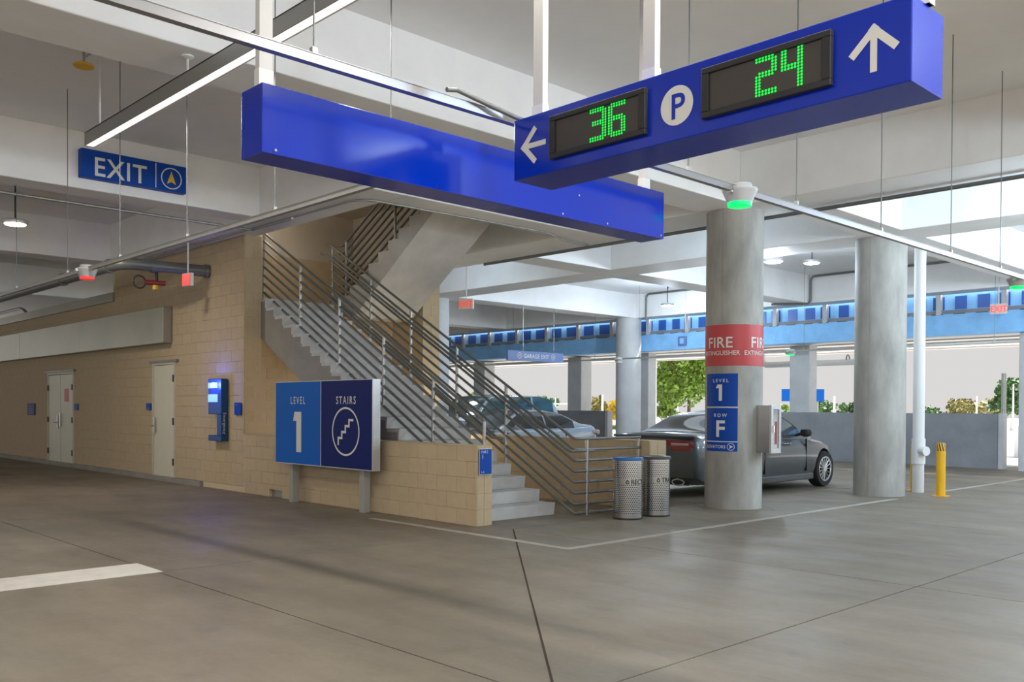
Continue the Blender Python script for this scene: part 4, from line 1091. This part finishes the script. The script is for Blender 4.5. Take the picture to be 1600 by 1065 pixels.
# ------------------------------------------------------------------ cars
def interp(tab, y):
    for (a, va), (b, vb) in zip(tab, tab[1:]):
        if y <= b:
            t = 0 if b == a else max(0, min(1, (y - a) / (b - a))); t = t * t * (3 - 2 * t) * .4 + t * .6
            return va + (vb - va) * t
    return tab[-1][1]
def make_car(name, label, paint, glass, P):
    """P: L length, W width, deck profile, cabin profile; nose towards +y, origin under the middle"""
    t = thing(name, label, 'car', (0, 0, 0))
    L, Wd = P['L'], P['W']; h = L / 2
    ys = [-h, -h + .03, -h + .1, -h + .25, -h + .5] + [(-h + .5) + (L - 1.0) * k / 14 for k in range(1, 14)] + [h - .5, h - .25, h - .1, h - .03, h]
    secs = []
    for y in ys:
        w = Wd / 2 * interp(P['plan'], y / h); zt = interp(P['deck'], y / h); zb = interp(P['belly'], y / h)
        H = zt - zb
        half = [(0, zb), (w * .80, zb), (w * .93, zb + .05), (w * .985, zb + H * .28), (w, zb + H * .55), (w * .985, zb + H * .76), (w * .93, zb + H * .93), (w * .82, zt), (w * .45, zt + .02), (0, zt + .03)]
        secs.append([(x, y, z) for x, z in half] + [(-x, y, z) for x, z in reversed(half[1:-1])])
    n = len(secs[0]); g = G()
    v = [q for s_ in secs for q in s_]; f = []
    for i in range(len(secs) - 1):
        for k in range(n): f.append((i * n + k, i * n + (k + 1) % n, (i + 1) * n + (k + 1) % n, (i + 1) * n + k))
    f.append(tuple(range(n))); f.append(tuple((len(secs) - 1) * n + k for k in reversed(range(n))))
    g.add(v, f)
    body = g.build('body', M[paint], t)
    cutters = []
    wr = P['wheel']
    for ya in P['axles']:
        c = G().tube([(-Wd, ya, wr), (Wd, ya, wr)], wr + .055, 32).build('cutter', M['dark'])
        cutters.append(c)
        mo = body.modifiers.new('arch', 'BOOLEAN'); mo.object = c; mo.operation = 'DIFFERENCE'; mo.solver = 'EXACT'
    dg = bpy.context.evaluated_depsgraph_get(); dg.update()
    me = bpy.data.meshes.new_from_object(body.evaluated_get(dg))
    body.modifiers.clear(); old = body.data; body.data = me
    for c in cutters: bpy.data.objects.remove(c)
    me.polygons.foreach_set('use_smooth', [True] * len(me.polygons)); me.set_sharp_from_angle(angle=math.radians(38))
    G().box(-Wd / 2 + .28, Wd / 2 - .28, -h + .4, h - .4, .22, .6).build('underbody', M['dark'], t)
    # cabin
    cab = P['cabin']; y0, y1 = cab[0][0], cab[-1][0]
    zb = P['belt']; bw = Wd / 2 * P.get('bw', .90); tw = Wd / 2 * P.get('tw', .66)
    ztop = max(z for _, z in cab)
    NS = 28; cys = [y0 + (y1 - y0) * k / NS for k in range(NS + 1)]
    zt = lambda y: max(interp(cab, y), zb + .002)
    wx = lambda y, z: bw + (tw - bw) * (z - zb) / (ztop - zb)
    g = G(); v = []; f = []
    for y in cys:
        z = zt(y); a = wx(y, zb); b = wx(y, z)
        sec = [(-a, zb - .08), (-a, zb), (-(a + b) / 2 - .01, (zb + z) / 2), (-b, z - .012), (-b * .8, z + .008), (-b * .4, z + .02), (0, z + .024)]
        sec += [(-x, q) for x, q in reversed(sec[:-1])]
        v += [(x, y, q) for x, q in sec]
    n = 13
    for i in range(NS):
        for k in range(n - 1): f.append((i * n + k, i * n + k + 1, (i + 1) * n + k + 1, (i + 1) * n + k))
    f.append(tuple(range(n))); f.append(tuple(NS * n + k for k in reversed(range(n))))
    g.add(v, f); g.build('cabin', M[paint], t, smooth=40)
    def pane(nm, ya, yb, side, lo=.06, hi=.86):
        g = G(); K = 10; v = []; f = []
        for k in range(K + 1):
            y = ya + (yb - ya) * k / K; zz = zt(y) - .05
            for q in range(4):
                tz = zb + .035 + (max(zz, zb + .036) - zb - .035) * q / 3
                x = wx(y, tz) + .012 + .01 * math.sin(pi * (tz - zb) / (ztop - zb))
                v.append((side * x, y, tz))
        for k in range(K):
            for q in range(3): f.append((k * 4 + q, k * 4 + q + 1, k * 4 + q + 5, k * 4 + q + 4))
        g.add(v, f); o = g.build(nm, M[glass], t, smooth=50, recalc=False)
        return o
    for side in (-1, 1):
        for ya, yb in P['sides']: pane('side_window', ya, yb, side)
        G().tube([(side * (wx(yy, zt(yy) - .03) + .016), yy, zt(yy) - .028) for yy in [P['sides'][0][0] + (P['sides'][-1][1] - P['sides'][0][0]) * k / 14 for k in range(15)]], .011, 6).build('window_trim', M['chrome'], t, smooth=60)
    def screen(nm, ya, yb):
        g = G(); K = 8; v = []; f = []
        for k in range(K + 1):
            y = ya + (yb - ya) * k / K; z = zt(y)
            for q in range(7):
                u = -1 + 2 * q / 6; b = wx(y, z) * .90
                v.append((u * b, y, z + .03 - .02 * u * u))
        for k in range(K):
            for q in range(6): f.append((k * 7 + q, k * 7 + q + 1, k * 7 + q + 8, k * 7 + q + 7))
        g.add(v, f); g.build(nm, M[glass], t, smooth=50)
    screen('rear_window', *P['rear']); screen('windscreen', *P['front'])
    # wheels
    for ya in P['axles']:
        for side in (-1, 1):
            xo = side * (Wd / 2 - .015); xi = side * (Wd / 2 - .24)
            prof = [(wr - .12, 0), (wr - .015, .0), (wr, .03), (wr, .19), (wr - .015, .22), (wr - .12, .22)]
            g = G(); n = 32; v = []; f = []
            for r_, d in prof:
                for k in range(n):
                    a = 2 * pi * k / n; v.append((xo + (xi - xo) * d / .22, ya + r_ * math.cos(a), wr + r_ * math.sin(a)))
            for i in range(len(prof) - 1):
                for k in range(n): f.append((i * n + k, i * n + (k + 1) % n, (i + 1) * n + (k + 1) % n, (i + 1) * n + k))
            g.add(v, f); ty = g.build('tyre', M['tyre'], t, smooth=50)
            g = G(); rr = wr - .115
            ringp = lambda r_: [(xo + side * -.01, ya + r_ * math.cos(2 * pi * k / 32), wr + r_ * math.sin(2 * pi * k / 32)) for k in range(33)]
            g.tube(ringp(rr), .016, 6); g.tube([(xo - side * .05, ya, wr), (xo + side * .002, ya, wr)], .06, 14)
            for k in range(15):
                a = 2 * pi * k / 15
                g.tube([(xo - side * .012, ya + .04 * math.cos(a), wr + .04 * math.sin(a)), (xo - side * .012, ya + rr * math.cos(a), wr + rr * math.sin(a))], .011, 5)
            g.build('rim', M['rim'], ty, smooth=50)
            G().tube([(xo - side * .06, ya, wr), (xo - side * .075, ya, wr)], rr, 24).build('brake_disc', M['dark'], ty)
    for side in (-1, 1):
        ym = P['sides'][-1][1] - .12
        gm = G(); c = (side * (Wd / 2 + .10), ym, zb + .08)
        gm.lathe([(.02, -.08), (.085, -.06), (.105, 0), (.085, .06), (.02, .075)], (0, 0, 0), 14)
        gm.v = [(c[0] + p_[0] * 1.1, c[1] + p_[1] * .75, c[2] + p_[2]) for p_ in gm.v]
        gm.tube([(side * (Wd / 2 - .12), ym + .04, zb + .03), c], .03, 8)
        gm.build('wing_mirror', M[P.get('mirror', paint)], t, smooth=50)
        for yh in P['handles']:
            w = Wd / 2
            G().tube([(side * (w * .985), yh, P['hz']), (side * (w * .985 + .03), yh + .03, P['hz']), (side * (w * .985 + .03), yh + .17, P['hz']), (side * w * .985, yh + .2, P['hz'])], .014, 6).build('door_handle', M['chrome'], t, smooth=50)
        for yd_ in P['seams']:
            G().box(side * (Wd / 2 - .03), side * (Wd / 2 + .002), yd_ - .004, yd_ + .004, .34, zb - .04).build('door_seam', M['black'], t)
        G().box(side * (Wd / 2 * .90), side * (Wd / 2 * .975), P['axles'][0] + wr + .09, P['axles'][1] - wr - .09, .17, .29).build('sill', M[paint], t, bevel=.02)
    return t
dodge = dict(L=4.95, W=1.9, wheel=.347,
    plan=[(-1, .90), (-.97, .965), (-.9, .99), (-.6, 1.0), (.55, 1.0), (.85, .95), (.96, .84), (1, .70)],
    deck=[(-1, .98), (-.97, 1.06), (-.9, 1.075), (-.62, 1.06), (-.4, 1.0), (.30, .99), (.45, .97), (.75, .90), (.92, .80), (.98, .70), (1, .62)],
    belly=[(-1, .40), (-.96, .32), (-.88, .24), (-.7, .2), (.8, .2), (.95, .22), (1, .32)],
    axles=(-1.24, 1.843), belt=.99,
    cabin=[(-1.95, 1.05), (-1.75, 1.09), (-.95, 1.395), (-.55, 1.45), (.05, 1.475), (.45, 1.44), (1.35, 1.0), (1.42, .99)],
    sides=[(-1.2, -.45), (-.38, .98)], rear=(-1.80, -.88), front=(.48, 1.32), handles=(-.78, .28), hz=.87, seams=(-1.02, -.41, 1.08), mirror='dark')
car = make_car('sedan_car', 'dark grey sedan parked behind the fire extinguisher column', 'cargrey', 'glass', dodge)
h = dodge['L'] / 2
def rear_patch(nm, x0, x1, z0, z1, m, yoff, par, n=10):
    g = G(); v = []; f = []
    for k in range(n + 1):
        x = x0 + (x1 - x0) * k / n
        y = -h - yoff + .04 + .9 * max(0, abs(x) - .66) ** 2
        v += [(x, y, z0), (x, y - .012, (z0 + z1) / 2), (x, y, z1), (x, y + .1, z0), (x, y + .1, z1)]
    for k in range(n):
        a, b = k * 5, (k + 1) * 5
        f += [(a, b, b + 1, a + 1), (a + 1, b + 1, b + 2, a + 2), (a + 2, b + 2, b + 4, a + 4), (a, a + 3, b + 3, b)]
    g.add(v, f); return g.build(nm, M[m], par, smooth=40)
tlb = rear_patch('tail_light_bar', -.85, .85, .875, .975, 'taillight', .045, car)
for a, b in ((-.86, -.42), (.42, .86)):
    rear_patch('tail_light', a, b, .80, .965, 'taillight', .055, car)
    rear_patch('reverse_light', a + .08 if a < 0 else a + .02, b - .02 if a < 0 else b - .08, .895, .935, 'tailclear', .066, car)
rear_patch('boot_lip', -.84, .84, 1.015, 1.055, 'cargrey', .05, car)
rear_patch('bumper', -.86, .86, .36, .60, 'cargrey', .055, car)
rear_patch('lower_valance', -.78, .78, .24, .37, 'dark', .05, car)
rear_patch('plate_recess', -.30, .30, .66, .80, 'dark', .03, car)
for x in (-.58, .58):
    g = G(); ring = [(x + .12 * math.cos(a), -h - .02, .285 + .05 * math.sin(a)) for a in [2 * pi * k / 20 for k in range(21)]]
    g.tube(ring, .013, 6); g.build('exhaust_tip', M['chrome'], car, smooth=50)
car.location = (-9.56, 14.93, 0)
cam_ = dict(L=4.85, W=1.84, wheel=.335,
    plan=[(-1, .78), (-.97, .88), (-.9, .95), (-.6, 1.0), (.55, 1.0), (.85, .94), (.96, .82), (1, .66)],
    deck=[(-1, .92), (-.97, 1.02), (-.9, 1.06), (-.62, 1.03), (-.4, .97), (.30, .95), (.45, .93), (.75, .84), (.92, .72), (.98, .62), (1, .55)],
    belly=[(-1, .38), (-.96, .30), (-.88, .22), (-.7, .18), (.8, .18), (.95, .2), (1, .3)],
    axles=(-1.35, 1.47), belt=.95,
    cabin=[(-2.1, 1.03), (-1.85, 1.08), (-.95, 1.39), (-.5, 1.44), (.0, 1.45), (.4, 1.42), (1.35, .97), (1.42, .95)],
    sides=[(-1.45, -.42), (-.36, .95)], rear=(-1.95, -.85), front=(.42, 1.32), handles=(-.85, .2), hz=.83, seams=(-1.05, -.39, 1.05))
car2 = make_car('sedan_car', 'silver sedan parked nose towards the block wall', 'carsilver', 'glass', cam_)
h2 = cam_['L'] / 2
for side in (-1, 1):
    g = G(); g.prism([(-h2 + .02, .80), (-h2 + .30, .86), (-h2 + .26, .95), (-h2 + .03, .93)], 'x', side * .62, side * .885); g.build('tail_light', M['tailclear'], car2, bevel=.02)
    G().prism([(h2 - .45, .64), (h2 - .12, .60), (h2 - .14, .70), (h2 - .42, .76)], 'x', side * .55, side * .85).build('headlight', M['alu'], car2, bevel=.02)
G().box(-.5, .5, h2 - .06, h2 + .02, .34, .5).build('grille', M['dark'], car2, bevel=.02)
car2.rotation_euler = (0, 0, pi); car2.location = (-17.0, 16.35, 0)
suv = dict(L=4.75, W=1.92, wheel=.37,
    plan=[(-1, .86), (-.97, .93), (-.9, .97), (-.6, 1.0), (.55, 1.0), (.85, .97), (.96, .88), (1, .76)],
    deck=[(-1, 1.0), (-.97, 1.12), (-.9, 1.16), (.30, 1.16), (.45, 1.14), (.75, 1.08), (.92, .98), (.98, .86), (1, .76)],
    belly=[(-1, .45), (-.96, .36), (-.88, .28), (-.7, .24), (.8, .24), (.95, .28), (1, .4)],
    axles=(-1.38, 1.45), belt=1.13,
    cabin=[(-2.32, 1.15), (-2.2, 1.55), (-2.0, 1.80), (-1.5, 1.86), (.0, 1.86), (.35, 1.82), (1.15, 1.2), (1.25, 1.13)],
    sides=[(-2.05, -1.25), (-1.18, -.30), (-.23, .85)], rear=(-2.3, -2.05), front=(.38, 1.12), handles=(-1.0, .0), hz=1.02, seams=(-1.2, -.27, .95), tw=.76, bw=.93, mirror='dark')
car3 = make_car('suv_car', 'tall pale vehicle with a dark windscreen, seen through the railings', 'carwhite', 'glassteal', suv)
h3 = suv['L'] / 2
for side in (-1, 1):
    G().prism([(h3 - .4, .86), (h3 - .08, .84), (h3 - .1, .98), (h3 - .36, 1.02)], 'x', side * .6, side * .9).build('headlight', M['alu'], car3, bevel=.02)
    G().box(side * .78, side * .93, -h3 - .005, -h3 + .12, .9, 1.3).build('tail_light', M['taillight'], car3)
G().box(-.55, .55, h3 - .06, h3 + .02, .55, .85).build('grille', M['dark'], car3, bevel=.02)
car3.rotation_euler = (0, 0, pi); car3.location = (-19.55, 17.6, 0)

# ------------------------------------------------------------------ outside: trees, poles, far things
def tree(x, y, hgt, spread, m, label, cat='tree', trunk=True, nleaf=900, leaf=.28, z0=.25, group=None, seed=1, nb=16):
    rnd = random.Random(seed); t = thing('tree', label, cat, (x, y, -.06), group)
    if trunk:
        G().tube([(x, y, -.06), (x + .05, y, hgt * .3), (x - .05, y, hgt * .62)], .019 * hgt, 8, r2=.008 * hgt).build('trunk', M['bark'], t, smooth=50)
        for k in range(5):
            a = 2 * pi * k / 5 + rnd.random()
            G().tube([(x, y, hgt * .35), (x + spread * .45 * math.cos(a), y + spread * .45 * math.sin(a), hgt * .62)], .012 * hgt, 6, r2=.004 * hgt).build('branch', M['bark'], t, smooth=50)
    blobs = []
    for k in range(nb):
        a = rnd.random() * 2 * pi; rr = spread * math.sqrt(rnd.random()) * .75
        zz = hgt * (z0 + (1 - z0) * (.18 + .72 * rnd.random() * (1 - .35 * rr / spread)))
        blobs.append((x + rr * math.cos(a), y + rr * math.sin(a), zz, spread * (.25 + .2 * rnd.random())))
    g = G()
    for k in range(nleaf):
        bx, by, bz, br = blobs[k % len(blobs)]
        d = Vector((rnd.gauss(0, 1), rnd.gauss(0, 1), rnd.gauss(0, .8))).normalized() * br * (.55 + .45 * rnd.random())
        c = Vector((bx, by, max(bz + d.z * .8, hgt * z0 * .8))) + Vector((d.x, d.y, 0))
        u = Vector((rnd.gauss(0, 1), rnd.gauss(0, 1), rnd.gauss(0, 1))).normalized(); w = u.orthogonal().normalized(); s = leaf * (.6 + .8 * rnd.random())
        g.add([c - u * s * .5, c + w * s * .35, c + u * s * .5, c - w * s * .35], [(0, 1, 2, 3)])
    g.build('crown', M[m], t, recalc=False, kind='stuff')
    return t
tree(-27.0, 38.2, 6.2, 2.5, 'leafg', 'big bright green tree seen past the dark sedan', nleaf=9000, leaf=.20, seed=3, z0=.20, nb=34)
tree(-26.7, 35.8, 2.1, .75, 'leafg', 'small round green tree below the big bright tree', nleaf=900, leaf=.16, seed=5, z0=.45)
tree(-55.7, 57.5, 2.6, 1.9, 'leafd', 'dark green tree behind the carport roof', nleaf=1100, leaf=.34, seed=8, z0=.05)
tree(-47.4, 54.7, 2.65, 1.1, 'leafo', 'olive brown tree beside the yellow tree', nleaf=900, leaf=.28, seed=10, z0=.1)
tree(-45.0, 54.3, 3.3, .9, 'leafy', 'bright yellow tree behind the round column', nleaf=1000, leaf=.26, seed=11, z0=.1)
tree(-39.6, 76.0, 2.75, 1.5, 'leafd', 'low green tree between the square pillar and bare column', nleaf=900, leaf=.32, seed=13, z0=.05)
tree(-37.2, 76.2, 2.7, 1.1, 'leafd', 'low green tree close behind the pale lamp post', nleaf=800, leaf=.32, seed=14, z0=.05)
tree(-38.8, 67.9, 2.1, .8, 'leafg', 'tiny yellow green tree by the extinguisher cabinet', nleaf=400, leaf=.28, seed=15, z0=.1)
tree(-32.0, 89.5, 2.9, 2.4, 'leafo', 'long yellowish tree above the grey barrier', nleaf=1100, leaf=.36, seed=16, z0=.05)
tree(-29.7, 92.5, 3.4, 1.9, 'leafd', 'wide green tree near the thin steel pole', nleaf=1200, leaf=.38, seed=17, z0=.12)
tree(-27.2, 86.7, 4.5, 1.9, 'leafd', 'tall dark tree at the edge of the garage opening', nleaf=1600, leaf=.34, seed=18, z0=.25)
tree(-35.2, 89.3, 2.3, 1.4, 'leafd', 'small green tree beside the white drain pipe', nleaf=500, leaf=.36, seed=19, z0=.05)
tree(-36.6, 77.5, 2.5, .9, 'leafo', 'yellow green tree between the bare column and the white pipe', nleaf=500, leaf=.32, seed=21, z0=.05)
tree(-45.4, 40.3, 2.7, 1.3, 'leafg', 'green tree glimpsed under the top stair rail', nleaf=800, leaf=.3, seed=20, z0=.1)
tag(G().box(-46.6, -40.5, 52.5, 56.5, -.06, .22).build('ground_cover', M['hedge']), 'low planting strip below the yellow tree', None, kind='stuff')
def light_pole(x, y, hgt, label, r=.09):
    t = thing('light_pole', label, 'pole', (x, y, -.06), 'white poles outside')
    G().tube([(x, y, .5), (x, y, hgt)], r, 10, r2=r * .7).build('shaft', M['whitepipe'], t, smooth=50)
    G().lathe([(.22, 0), (.22, .5), (.15, .58)], (x, y, -.06), 14).build('footing', M['whitepipe'], t, smooth=40)
light_pole(-24.55, 32.25, 6.2, 'white pole in front of the big bright tree', .07)
light_pole(-45.5, 48.0, 2.3, 'white pole beside the carport roof', .07)
light_pole(-43.1, 50.4, 2.5, 'white pole between the square pillar and the yellow tree', .10)
light_pole(-31.5, 62.5, 2.5, 'white pole between the two low green trees', .10)
light_pole(-27.7, 79.5, 2.7, 'white pole in front of the long yellowish tree', .08)
light_pole(-24.6, 78.4, 3.6, 'white pole in front of the tall dark tree', .08)
light_pole(-31.9, 42.4, 2.6, 'thin white pole farther from the big tree trunk', .05)
light_pole(-31.0, 42.8, 2.6, 'thin white pole nearest the big tree trunk', .05)
cp = thing('carport', 'white flat carport roof far behind the silver sedan', 'carport', (-48.0, 51.0, 0))
G().prism([(-48.7, 50.3), (-47.0, 52.0), (-47.6, 52.6), (-49.3, 50.9)], 'z', 1.78, 1.90).build('roof', M['whitepipe'], cp)
for x, y in ((-48.6, 50.5), (-47.2, 51.9)): G().box(x - .05, x + .05, y - .05, y + .05, -.06, 1.78).build('post', M['whitepipe'], cp)
bn = thing('utility_cabinet', 'white utility cabinet outside the garage opening', 'cabinet', (-10.0, 33.8, -.06))
G().box(-10.45, -9.3, 33.4, 34.2, -.06, 1.0).build('case', M['whitepipe'], bn, bevel=.02)
G().lathe([(.2, 0), (.2, .12), (.12, .2)], (-9.9, 33.8, 1.0), 14).build('vent_cap', M['whitepipe'], bn, smooth=40)
bb = thing('blue_billboard', 'blue sign board standing behind the square pillar', 'sign', (-25.0, 46.1, 0))
G().prism([(-25.85, 45.3), (-24.25, 46.97), (-24.33, 47.05), (-25.93, 45.38)], 'z', 1.95, 2.62).build('board', M['midblue'], bb)
for x, y in ((-25.5, 45.85), (-24.6, 46.8)): G().box(x - .05, x + .05, y, y + .1, -.06, 2.1).build('post', M['steel'], bb)
